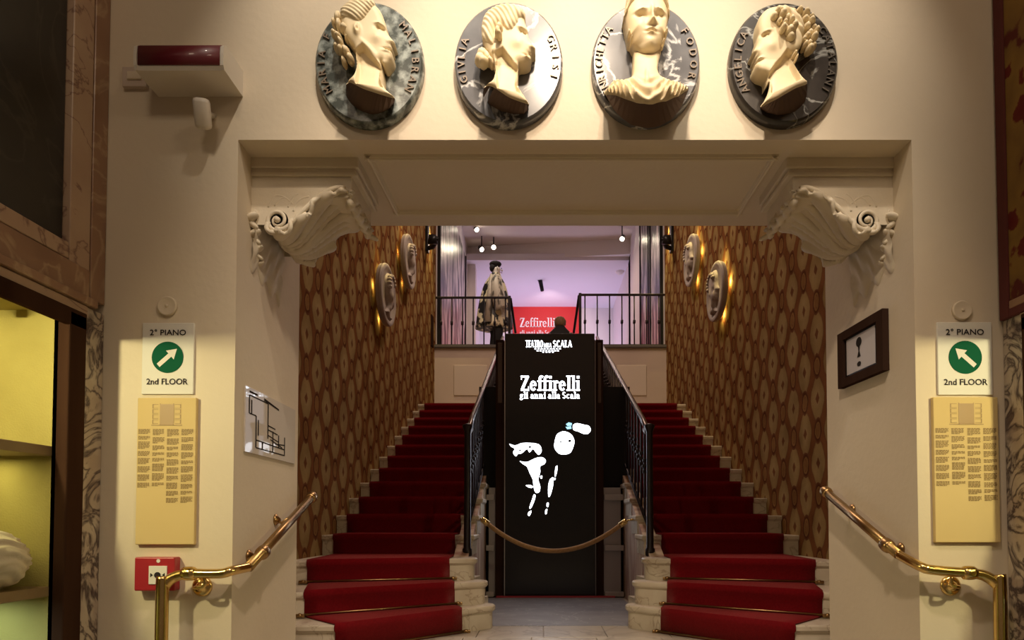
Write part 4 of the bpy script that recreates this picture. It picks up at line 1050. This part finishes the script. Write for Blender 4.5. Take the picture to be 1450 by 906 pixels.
for x0, x1 in ((XI - .02, P(702, 600, DS + .06).x - .01), (P(853, 600, DS + .06).x + .012, XJ + .02)):
    for za, zb2 in ((P(700, 700, DS).z, P(700, 705, DS).z - .02), (P(700, 772, DS).z, P(700, 778, DS).z - .01), (P(700, 838, DS).z, .0)):
        tr.box(x0, x1, DS - .01, DS + .05, zb2, za, .004)
struct('trim_5', tr, mat('grey_casing_mould', (.44, .41, .40), .5))
struct('wall_passage_end', G().box(XI - .1, XJ + .1, DS + .15, DS + .25, -.05, ZL - .25), M['black'])

# lettering on the screen: a small set of slab-serifed strokes
def serif(word, bold=.14):
    T = bold; t = bold * .45; out = []; x = 0.0
    def arc(cx, cy, rx, ry, a0, a1, w0, w1=None, n=14):
        pts = []
        for i in range(n):
            for k in (0, 1):
                pass
        q = []
        for i in range(n + 1):
            a = radians(a0 + (a1 - a0) * i / n); w = w0 + ((w1 or w0) - w0) * abs(cos(a))
            q.append((cx + (rx - w) * cos(a), cy + (ry - w) * sin(a), cx + (rx) * cos(a), cy + ry * sin(a)))
        for i in range(n): out.append([(x + q[i][0], q[i][1]), (x + q[i][2], q[i][3]), (x + q[i + 1][2], q[i + 1][3]), (x + q[i + 1][0], q[i + 1][1])])
    def bar(x0, y0, x1, y1): out.append([(x + x0, y0), (x + x1, y0), (x + x1, y1), (x + x0, y1)])
    def poly(*p): out.append([(x + a, b) for a, b in p])
    for ch in word:
        if ch == ' ': x += .30; continue
        if ch == 'Z': bar(.02, 0, .66, t * 1.3); bar(.04, 1 - t * 1.3, .66, 1); poly((.02, t), (.24, t), (.66, 1 - t), (.44, 1 - t)); bar(.60, 0, .66, .28); bar(.04, .74, .10, 1); x += .74
        elif ch == 'e': arc(.27, .33, .27, .34, 0, 320, t, T); bar(.03, .32, .50, .32 + t); x += .60
        elif ch == 'f': bar(.10, 0, .10 + T, .80); arc(.32, .78, .22, .25, 40, 180, t, T); bar(.0, .60, .38, .60 + t); bar(.0, 0, .36, t); x += .42
        elif ch in 'il':
            bar(.10, 0, .10 + T, .68 if ch == 'i' else 1.02); bar(.0, 0, .34, t); bar(.0, (.68 if ch == 'i' else 1.02) - t, .12, .68 if ch == 'i' else 1.02)
            if ch == 'i': bar(.09, .82, .11 + T, .99)
            x += .37
        elif ch == 'r': bar(.10, 0, .10 + T, .66); bar(0, 0, .36, t); bar(0, .60, .12, .66); arc(.34, .44, .20, .23, 30, 150, T * .8); x += .50
        elif ch == 'g': arc(.25, .42, .22, .25, 0, 360, t, T); arc(.24, -.08, .24, .17, 0, 360, t); bar(.36, .58, .56, .58 + t); poly((.10, .2), (.2, .18), (.16, .06), (.06, .08)); x += .60
        elif ch == 'a': bar(.32, .0, .32 + T, .50); arc(.26, .47, .20, .20, 0, 170, t * 1.2, T * .6); arc(.23, .18, .22, .20, 0, 360, t, T); bar(.42, 0, .55, t); x += .60
        elif ch == 'n': bar(.08, 0, .08 + T, .66); bar(0, 0, .30, t); bar(0, .60, .12, .66); arc(.36, .42, .22, .25, 0, 150, t, T); bar(.58 - T, 0, .58, .44); bar(.36, 0, .68, t); x += .74
        elif ch == 'S': arc(.28, .74, .26, .27, 30, 270, t, T); arc(.28, .27, .27, .28, -150, 90, t, T); x += .64
        elif ch == 'c': arc(.27, .33, .27, .34, 45, 315, t, T); x += .56
        elif ch in 'tT':
            if ch == 'T': bar(.26, 0, .26 + T, 1); bar(0, 1 - t, .66, 1); bar(.14, 0, .52, t); x += .70
            else: bar(.12, .05, .12 + T, .86); bar(0, .60, .36, .60 + t); x += .42
        elif ch == 'o': arc(.27, .33, .27, .34, 0, 360, t, T); x += .60
        elif ch == 'A': poly((0, 0), (.10, 0), (.36, 1), (.30, 1)); poly((.50, 0), (.72, 0), (.42, 1), (.28, 1)); bar(.16, .30, .56, .30 + t); x += .74
        elif ch == 'L': bar(.08, 0, .08 + T, 1); bar(0, 0, .56, t); bar(0, 1 - t, .32, 1); x += .60
        elif ch == 'C': arc(.34, .5, .34, .52, 45, 315, t, T); x += .70
        elif ch == 'E': bar(.08, 0, .08 + T, 1); bar(0, 0, .56, t); bar(0, 1 - t, .56, 1); bar(.1, .47, .44, .47 + t); x += .62
        elif ch == 'R': bar(.08, 0, .08 + T, 1); bar(0, 0, .32, t); bar(.06, 1 - t, .36, 1); arc(.32, .74, .28, .27, -90, 90, t, T); poly((.28, .5), (.44, .5), (.70, 0), (.52, 0)); x += .72
        elif ch == 'O': arc(.38, .5, .38, .52, 0, 360, t, T); x += .80
        elif ch == 'M': bar(.04, 0, .04 + t, 1); poly((.04, 1), (.22, 1), (.46, .2), (.38, .0)); poly((.38, 0), (.46, .2), (.66, 1), (.56, 1)); bar(.62, 0, .62 + T, 1); x += .84
        elif ch == 'U': bar(.06, .3, .06 + T, 1); arc(.33, .32, .27, .33, 180, 360, t, T); bar(.54, .3, .6, 1); x += .68
    return out, x
def serif_into(g, word, x0, x1, zb_, h, y, bold=.14):
    pl, w = serif(word, bold); s = (x1 - x0) / (w - .05)
    for q_ in pl: g.add([(x0 + a * s, y, zb_ + b * h) for a, b in q_], [tuple(range(len(q_)))])
yS = DS - .003
def sx_(px): return P(px, 600, yS).x
def sz_(py): return P(780, py, yS).z
g = G(); serif_into(g, 'Zeffirelli', sx_(737), sx_(821), sz_(553), sz_(532) - sz_(553), yS, .19); serif_into(g, 'gli anni alla Scala', sx_(736), sx_(821), sz_(564), sz_(555) - sz_(564), yS, .17)
g.make('title_lettering', M['led'], SCR)
g = G(); serif_into(g, 'TEATRO', sx_(744), sx_(769), sz_(491.5), sz_(482) - sz_(491.5), yS, .20); serif_into(g, 'ALLA', sx_(770), sx_(781), sz_(491.5), sz_(486) - sz_(491.5), yS, .22); serif_into(g, 'SCALA', sx_(783), sx_(810), sz_(491.5), sz_(482) - sz_(491.5), yS, .20)
for (x0, y0, x1, y1) in ((757, 493, 796, 494.5), (760, 496, 793, 497.2), (768, 498, 786, 499)):
    n_ = int((x1 - x0) / 4)
    for k in range(n_):
        u = x0 + (x1 - x0) * k / n_; g.add([(sx_(u), yS, sz_(y0)), (sx_(u + 2.6), yS, sz_(y0)), (sx_(u + 2.6), yS, sz_(y1)), (sx_(u), yS, sz_(y1))], [(0, 1, 2, 3)])
g.make('crest_lettering', M['led'], SCR)
# the high-contrast picture: glowing shapes, drawn in units of a magnified view
def dpx(x, y): return (700 + x / 3.02, 460 + y / 3.02)
shapes = [
 [(64, 508), (90, 515), (120, 505), (170, 506), (195, 515), (202, 540), (190, 555), (178, 545), (165, 530), (150, 545), (140, 530), (118, 548), (100, 552), (92, 562), (80, 545), (88, 530), (72, 520)],
 [(108, 582), (140, 586), (175, 570), (205, 566), (220, 580), (212, 596), (196, 604), (196, 630), (188, 660), (196, 690), (192, 714), (176, 716), (168, 690), (164, 660), (150, 630), (140, 606), (124, 596)],
 [(134, 686), (150, 684), (164, 690), (160, 697), (146, 694)],
 [(168, 725), (176, 728), (170, 755), (156, 784), (150, 780), (160, 750)],
 [(146, 800), (158, 794), (156, 806), (150, 816), (143, 812)],
 [(262, 482), (270, 466), (290, 456), (312, 458), (332, 472), (342, 495), (338, 520), (326, 545), (306, 553), (282, 552), (264, 538), (256, 515)],
 [(336, 428), (352, 420), (380, 426), (404, 432), (412, 448), (402, 464), (384, 466), (360, 456), (338, 448)],
 [(262, 606), (270, 602), (268, 625), (262, 648), (258, 640)],
 [(238, 660), (252, 652), (250, 690), (240, 726), (232, 735), (230, 710), (232, 680)],
 [(224, 762), (232, 760), (230, 778), (224, 776)],
 [(218, 792), (226, 786), (224, 806), (218, 808)],
 [(196, 646), (204, 644), (204, 655), (198, 657)], [(252, 655), (262, 654), (258, 664)]]
g = G()
for s_ in shapes:
    cu = curve_pts([Vector((*p, 0)) for p in s_ + [s_[0]]], 3)[:-1]
    v2 = [Vector((p.x, p.y)) for p in cu]
    V, E, Fc = geometry.delaunay_2d_cdt(v2, [(i, (i + 1) % len(v2)) for i in range(len(v2))], [], 1, 1e-5)[:3]
    g.add([P(*dpx(p.x, p.y), yS) for p in V], [tuple(t) for t in Fc])
g.make('lit_picture', M['led'], SCR)
g = G()
for s_ in ([(306, 424), (318, 416), (332, 420), (330, 430), (312, 432)], [(304, 436), (328, 432), (330, 444), (312, 446)], [(236, 690), (242, 688), (238, 715), (234, 718)]):
    g.add([P(*dpx(*p), yS - .001) for p in s_], [tuple(range(len(s_)))])
g.make('lit_picture_blue', M['led_blue'], SCR)
g = G()
for cx_, cy_, rx_, ry_ in ((284, 500, 4, 4), (322, 496, 7, 6), (312, 510, 4, 3), (152, 522, 6, 5), (110, 536, 5, 4)):
    g.add([P(*dpx(cx_ + rx_ * cos(2 * pi * k / 12), cy_ + ry_ * sin(2 * pi * k / 12)), yS - .001) for k in range(12)], [tuple(range(12))])
g.make('picture_shade', M['screen'], SCR)
light('screen_light', 'AREA', ((sp0.x + sp1.x) / 2, DS - .03, 1.25), 2.5, (.82, .85, 1.0), ((sp0.x + sp1.x) / 2, 0, 1.25), shape='RECTANGLE', size=.5, size_y=1.2)

# rope across the passage
DRp = 5.3
ra, rb = P(690, 741, DRp), P(879, 743, DRp); lowz = P(785, 780, DRp).z
RP = thing('barrier_rope', 'thick tan barrier rope hung across the passage in front of the screen', 'rope', ((ra.x + rb.x) / 2, DRp, lowz))
pts = [Vector((ra.x + (rb.x - ra.x) * t, DRp, lowz + ((1 - t) * ra.z + t * rb.z - lowz) * abs(2 * t - 1) ** 2.0)) for t in [k / 28 for k in range(29)]]
G().tube(pts, .019, 10).make('rope', M['rope'], RP, True)
for i, (p_, q_, w_) in enumerate(((pts[0], pts[1], Vector((XI - .03, DRp, ra.z + .05))), (pts[-1], pts[-2], Vector((XJ + .03, DRp, rb.z + .05))))):
    d_ = (p_ - q_).normalized(); G().tube([p_ - d_ * .01, p_ + d_ * .05, p_ + d_ * .06], [.024, .024, .012], 12).make('end_cap', M['brass'], RP, True)
    G().tube([p_ + d_ * .055, w_], .007, 8).make('hook', M['brass'], RP, True)

# ================================================================== UPPER HALL
def posed(name, m, joints, edges, parent, lv=2):
    d_ = bpy.data.meshes.new(name); names = list(joints)
    d_.from_pydata([joints[k][0] for k in names], [(names.index(a), names.index(b)) for a, b in edges], [])
    o = bpy.data.objects.new(name, d_); COL.objects.link(o); d_.materials.append(m)
    if parent: o.parent = parent; o.matrix_parent_inverse = Matrix.Translation(-Vector(parent['at']))
    sk = o.modifiers.new('skin', 'SKIN'); sk.use_smooth_shade = True
    sv = d_.skin_vertices[0].data
    for i, k in enumerate(names): r = joints[k][1]; sv[i].radius = r if isinstance(r, tuple) else (r, r)
    sv[0].use_root = True
    o.modifiers.new('sub', 'SUBSURF').levels = lv; o.modifiers['sub'].render_levels = lv
    return o
def figure(parent, base, m, face, h=1.7, knee=0.0, arm_bend=0.0, lift=0.0):
    """One continuous standing body; face = heading angle (0 looks along +y)."""
    k = h / 1.7; Rz = Matrix.Rotation(-face, 3, 'Z')
    def W_(x, y, z): return tuple(Rz @ Vector((x * k, y * k, z * k)) + Vector(base))
    J = {'pelvis': (W_(0, 0, .93), .135 * k), 'waist': (W_(0, .0, 1.06), .125 * k), 'chest': (W_(0, .0, 1.26), (.15 * k, .125 * k)), 'neckb': (W_(0, -.01, 1.42), .075 * k), 'neck': (W_(0, .01, 1.50), .052 * k), 'head': (W_(0, .025, 1.58), .085 * k), 'crown': (W_(0, .015, 1.625), .068 * k)}
    E = [('pelvis', 'waist'), ('waist', 'chest'), ('chest', 'neckb'), ('neckb', 'neck'), ('neck', 'head'), ('head', 'crown')]
    for s, t in ((-1, 'l'), (1, 'r')):
        up = lift if s > 0 else 0
        J['sh' + t] = (W_(s * .19, -.01, 1.38), .062 * k); J['el' + t] = (W_(s * .25, -.03 + arm_bend * .1, 1.10), .046 * k); J['wr' + t] = (W_(s * .25, .06 + arm_bend * .2, .87 + arm_bend * .1), .031 * k)
        J['palm' + t] = (W_(s * .25, .085 + arm_bend * .22, .80 + arm_bend * .1), (.034 * k, .020 * k))
        E += [('neckb', 'sh' + t), ('sh' + t, 'el' + t), ('el' + t, 'wr' + t), ('wr' + t, 'palm' + t)]
        for q_ in range(4):
            J[f'f{q_}{t}'] = (W_(s * (.25) + (q_ - 1.5) * .001, .062 + q_ * .019 + arm_bend * .22, .745 + .004 * abs(q_ - 1.5) + arm_bend * .1), .0095 * k); J[f'g{q_}{t}'] = (W_(s * .238, .066 + q_ * .019 + arm_bend * .22, .70 + .006 * abs(q_ - 1.5) + arm_bend * .1), .008 * k)
            E += [('palm' + t, f'f{q_}{t}'), (f'f{q_}{t}', f'g{q_}{t}')]
        J['th' + t] = (W_(s * .225, .125 + arm_bend * .22, .785 + arm_bend * .1), .010 * k); E += [('palm' + t, 'th' + t)]
        J['hip' + t] = (W_(s * .10, 0, .86), .098 * k); J['kn' + t] = (W_(s * .105, .03 + up * .9, .50 + up * .55), .062 * k); J['an' + t] = (W_(s * .11, -.02 + up * 1.0, .09 + up), .042 * k); J['to' + t] = (W_(s * .125, .15 + up * 1.0, .035 + up), (.042 * k, .032 * k)); J['he' + t] = (W_(s * .11, -.055 + up, .045 + up), .036 * k)
        E += [('pelvis', 'hip' + t), ('hip' + t, 'kn' + t), ('kn' + t, 'an' + t), ('an' + t, 'to' + t), ('an' + t, 'he' + t)]
    return posed('body', m, J, E, parent), W_
def loft(rings, name, m, parent, seg=28, fn=None):
    v = []; f = []
    for i, (c, rx, ry) in enumerate(rings):
        for k in range(seg):
            w = 2 * pi * k / seg; kk = fn(i, w) if fn else 1
            v.append((c[0] + rx * kk * cos(w), c[1] + ry * kk * sin(w), c[2]))
    for i in range(len(rings) - 1):
        for k in range(seg): f.append((i * seg + k, i * seg + (k + 1) % seg, (i + 1) * seg + (k + 1) % seg, (i + 1) * seg + k))
    f.append(tuple(range(seg)))
    o = me(name, v, f, m, parent, True); o.modifiers.new('sub', 'SUBSURF').levels = 1; return o
def face_parts(root, W_, skin, eye):
    g = G(); g.ell(W_(0, .118, 1.578), (.013, .018, .022), None, 1); g.make('nose', skin, root, True)
    g = G(); g.ell(W_(-.088, .02, 1.585), (.012, .02, .03), None, 1); g.ell(W_(.088, .02, 1.585), (.012, .02, .03), None, 1); g.make('ears', skin, root, True)
    g = G(); g.ell(W_(-.033, .10, 1.60), (.012, .012, .008), None, 1); g.ell(W_(.033, .10, 1.60), (.012, .012, .008), None, 1); g.make('eyes', eye, root, True)
    g = G(); g.ell(W_(0, .105, 1.54), (.025, .012, .007), None, 1); g.make('mouth', mat('lips', (.35, .13, .11), .5), root, True)
# coat mannequin
mb = (P(701, 440, 11.0).x, 11.0, ZU)
MN = thing('mannequin', 'mannequin in a loose black and silver coat and dark hat behind the balcony railing', 'mannequin', mb)
body, W_ = figure(MN, mb, M['mannequin'], radians(75), 1.68)
face_parts(MN, W_, M['mannequin'], M['ink'])
lo = G()
for s in (-1, 1):
    lo.tube([W_(s * .10, 0, .88), W_(s * .105, .03, .5), W_(s * .11, -.02, .08)], [.11, .085, .07], 14)
lo.make('trousers', M['dark_cloth'], MN, True)
def fold(i, w): return 1 + .045 * sin(7 * w + i * .5) + .03 * sin(13 * w)
X0, Y0 = mb[0], mb[1]
loft([((X0 - .02, Y0, ZU + .56), .30, .25), ((X0 - .02, Y0, ZU + .58), .31, .26), ((X0 - .02, Y0, ZU + .75), .29, .25), ((X0 - .015, Y0, ZU + .95), .26, .23), ((X0 - .01, Y0, ZU + 1.15), .22, .21), ((X0, Y0, ZU + 1.30), .18, .19), ((X0, Y0, ZU + 1.40), .12, .14), ((X0 + .01, Y0, ZU + 1.46), .085, .09), ((X0 + .01, Y0, ZU + 1.49), .08, .085)], 'coat', M['coat'], MN, 36, fold)
for s in (-1, 1):
    G().tube(curve_pts([W_(s * .15, -.01, 1.40), W_(s * .24, -.02, 1.22), W_(s * .29, .0, 1.0), W_(s * .29, .05, .84)], 5), [.075, .085, .09, .095, .1, .1, .105, .105, .11, .11, .11, .11, .11, .11, .11, .11], 16).make('sleeve', M['coat_light' if s > 0 else 'coat'], MN, True)
G().tube([(X0 - .05, Y0 - .19, ZU + 1.42), (X0 - .06, Y0 - .245, ZU + 1.1), (X0 - .10, Y0 - .275, ZU + .62)], [.02, .05, .06], 10).make('coat_panel', M['coat_light'], MN, True)
hc = W_(0, .02, 1.64)
G().ell((hc[0] - .015, hc[1], hc[2] + .035), (.105, .105, .05), None, 2).ell((hc[0] - .055, hc[1], hc[2] - .03), (.06, .09, .07), None, 2).make('hat', M['dark_cloth'], MN, True)
# person climbing the middle flight, seen from behind
rise = (ZU - ZL) / 7
pb = (P(793, 460, 10.86).x, 10.86, ZL + rise)
PE = thing('person', 'person in dark jacket with short dark blond hair, seen from behind above the black screen', 'person', pb)
bd_, W2 = figure(PE, pb, M['skin'], radians(8), 1.66, lift=.15)
face_parts(PE, W2, M['skin'], M['ink'])
loft([((pb[0], pb[1], pb[2] + z_), rx_, ry_) for z_, rx_, ry_ in ((.80, .22, .16), (.83, .225, .165), (1.04, .21, .16), (1.2, .235, .165), (1.33, .235, .145), (1.40, .185, .12), (1.46, .11, .105), (1.50, .085, .09))], 'jacket', M['dark_cloth'], PE, 24)
for s in (-1, 1):
    G().tube(curve_pts([W2(s * .15, -.01, 1.385), W2(s * .22, -.02, 1.26), W2(s * .26, -.03, 1.09), W2(s * .26, .05, .87)], 4), [.07, .075, .075, .073, .07, .068, .066, .064, .062, .06, .058, .056, .054], 12).make('jacket_sleeve', M['dark_cloth'], PE, True)
    up = .15 if s > 0 else 0
    G().tube([W2(s * .09, 0, .90), W2(s * .105, .03 + up * .9, .50 + up * .55), W2(s * .11, -.02 + up, .10 + up)], [.115, .085, .065], 14).make('trouser_leg', M['ink'], PE, True)
    G().ell(W2(s * .118, .05 + up, .04 + up), (.05, .13, .045), None, 2).make('shoe', M['black'], PE, True)
hd = W2(0, -.005, 1.615)
G().ell(hd, (.098, .098, .095), None, 3, lambda p: 1 + .03 * sin(14 * p.x) + .02 * sin(11 * p.z)).make('hair', M['hair_blond'], PE, True)

# banner
BD = 17.1
bx0, bx1 = P(726, 440, BD).x, P(821, 440, BD).x; bz1 = P(770, 431, BD).z
BN = thing('banner', 'red exhibition banner with white lettering on the far upper wall', 'banner', ((bx0 + bx1) / 2, BD, ZU))
G().box(bx0, bx1, BD, BD + .05, ZU, bz1, .004).make('panel', M['banner'], BN)
g = G()
def bz(py): return P(770, py, BD - .004).z
serif_into(g, 'Zeffirelli', P(736, 455, BD - .004).x, P(786, 455, BD - .004).x, bz(463), bz(450) - bz(463), BD - .004, .15)
serif_into(g, 'gli anni alla Scala', P(736, 455, BD - .004).x, P(786, 455, BD - .004).x, bz(474), bz(467.5) - bz(474), BD - .004, .16)
g.make('lettering', M['banner_white'], BN)
# wall posters
def poster(X, y0, y1, z0, z1, label, s):
    rt = thing('wall_poster', label, 'poster', (X, (y0 + y1) / 2, z0), 'black and white photographs in the upper hall')
    G().box(X, X + s * .03, y0, y1, z0, z1, .004).make('print', M['poster'], rt)
    G().box(X, X + s * .05, y1, y1 + .06, z0, z1, .004).make('edge_strip', M['black'], rt)
    G().box(X, X + s * .05, y0 - .12, y0, z0, z1, .004).make('edge_strip', M['black'], rt)
poster(WL, 10.25, 13.6, ZU + .05, HC + 5.40, 'tall black and white photograph panel on the upper wall behind the mannequin', 1)
poster(WR, 10.25, 11.1, ZU + .05, HC + 5.6, 'nearer black and white photograph panel behind the railing without the mannequin', -1)
poster(WR, 11.4, 12.2, ZU + .05, HC + 5.5, 'further black and white photograph panel behind the railing without the mannequin', -1)
# spotlights
def spotlight(px, py, D, zc, aim, power, label, col=(1, .86, .62)):
    p_ = P(px, py, D); rt = thing('ceiling_spotlight', label, 'lamp', (p_.x, D, zc), 'upper hall ceiling spotlights')
    G().tube([(p_.x, D, zc), (p_.x, D, p_.z + .07)], .012, 8).make('stem', M['black'], rt, True)
    dr = (Vector(aim) - p_).normalized()
    G().tube([p_ - dr * .12, p_ - dr * .11, p_ + dr * .02], [.02, .042, .05], 14, False).make('housing', M['black'], rt, True)
    G().ell(p_, (.043, .043, .043), None, 2).make('bulb', M['lamp'], rt, True)
    light('spot_bulb', 'SPOT', p_ + dr * .06, power, col, aim, spot_size=radians(75), spot_blend=.7, shadow_soft_size=.04)
CZ = HC + 5.85
spotlight(675, 325, 13.3, CZ, (.3, 11.0, ZU + .3), 14, 'small ceiling spotlight, topmost of those above the mannequin')
spotlight(682, 353, 13.7, CZ, (.4, 11.2, ZU + .3), 14, 'small ceiling spotlight, lower pair above the mannequin, nearer the poster')
spotlight(699, 350, 13.75, CZ, (mb[0] + .3, 10.8, ZU + 1.1), 14, 'small ceiling spotlight, lower pair above the mannequin, nearer the hall middle')
spotlight(881, 338, 13.2, CZ, (.6, 10.6, ZU + .2), 14, 'small ceiling spotlight beside the white bracket near the black and white posters')
p_ = P(765, 395, 15.2)
TL = thing('track_lamp', 'black track lamp hanging from the purple lit ceiling above the red banner', 'lamp', (p_.x, 15.2, HC + 5.46))
G().tube([P(763, 386, 15.2), P(764, 397, 15.2)], [.045, .045], 10).make('housing', M['black'], TL, True)
G().tube([P(765, 397, 15.2), P(768, 412, 15.2)], [.05, .04], 10).make('lamp_head', M['black'], TL, True)
G().tube([(p_.x, 15.2, HC + 5.46), P(764, 388, 15.2)], .012, 8).make('stem', M['black'], TL, True)
light('mannequin_spot', 'SPOT', (-1.05, 10.15, HC + 5.5), 75, (1.0, .88, .68), (mb[0], 11.0, ZU + .9), spot_size=radians(40), spot_blend=.6, shadow_soft_size=.04)
light('violet_wash', 'AREA', (0.2, 15.9, ZU + .5), 46, (.72, .66, 1.0), (0.2, 16.0, 6.2), shape='RECTANGLE', size=2.4, size_y=1.4)
light('upper_warm', 'AREA', (0.2, 13.0, HC + 5.3), 26, (1.0, .72, .60), (0.2, 13.0, 0), shape='RECTANGLE', size=2.0, size_y=1.0)
light('banner_wash', 'SPOT', (0.2, 15.4, HC + 5.2), 70, (1.0, .78, .74), (.2, 17.1, HC + 4.6), spot_size=radians(95), spot_blend=.6, shadow_soft_size=.1)
# upper corbel at the right of the far beam
uc = P(862, 372, 14.6)
g = G().box(uc.x - .05, uc.x + .35, 14.5, 14.9, uc.z - .02, uc.z + .15, .01); g.ell((uc.x + .25, 14.65, uc.z - .1), (.12, .14, .16), None, 2)
g.ell((uc.x + .08, 14.65, uc.z - .03), (.12, .14, .07), None, 2)
tag(g.make('beam_bracket', M['white_upper'], None, True), 'white carved bracket under the far beam of the upper hall', 'bracket')
# black bracket lamps on the wallpaper at the far ends
def wall_lamp(side, px, py, label):
    X = WL if side < 0 else WR; s = -side; q_ = PX(px, py, X)
    rt = thing('wall_lamp', label, 'lamp', (X, q_.y, q_.z), 'black wall lamps by the landing')
    G().box(X, X + s * .04, q_.y - .06, q_.y + .06, q_.z - .05, q_.z + .75, .008).make('back_plate', M['black'], rt)
    G().tube([(X + s * .02, q_.y, q_.z), (X + s * .12, q_.y - .12, q_.z - .02), (X + s * .20, q_.y - .30, q_.z + .02)], [.03, .035, .03], 10).make('arm', M['black'], rt, True)
    G().tube([(X + s * .14, q_.y - .28, q_.z - .05), (X + s * .14, q_.y - .30, q_.z + .06)], [.07, .05], 12).make('shade', M['black'], rt, True)
    light('wall_wash', 'SPOT', (X + s * .10, q_.y + .30, q_.z + .55), 60, (1.0, .78, .30), (X, q_.y + .32, q_.z - 1.2), spot_size=radians(70), spot_blend=.8, shadow_soft_size=.03)
wall_lamp(-1, 603, 352, 'black bracket lamp on wallpaper beside the mannequin side balcony')
wall_lamp(1, 953, 352, 'black bracket lamp on wallpaper beside the poster side balcony')
# grazing light behind the round portraits, from lamps fixed above them out of sight
for X, s, cs, k in ((WL, 1, cl, .7), (WR, -1, cr, 1.5)):
    for c_ in cs:
        light('roundel_graze', 'SPOT', (X + s * .21, c_.y - .14, c_.z + .80), 22 * k, (1.0, .76, .24), (X + s * .0, c_.y - .02, c_.z - .10), spot_size=radians(40), spot_blend=.8, shadow_soft_size=.02)
        for dy, dz in ((0, .24), (0, -.24), (-.24, .02), (.24, .02)):   # small lamps behind the stone throw a halo on the wallpaper
            light('halo_lamp', 'POINT', (X + s * .022, c_.y + dy, c_.z + dz), .75 * k * k, (1.0, .74, .22), None, shadow_soft_size=.01)
# socket frame on the wallpaper near the landing
q_ = PX(611, 470, WL)
tag(G().box(WL, WL + .02, q_.y - .07, q_.y + .07, q_.z - .22, q_.z + .24, .008).make('wall_hatch', M['frame_dark'], None), 'narrow dark framed hatch low on wallpaper beside the landing wall', 'hatch')
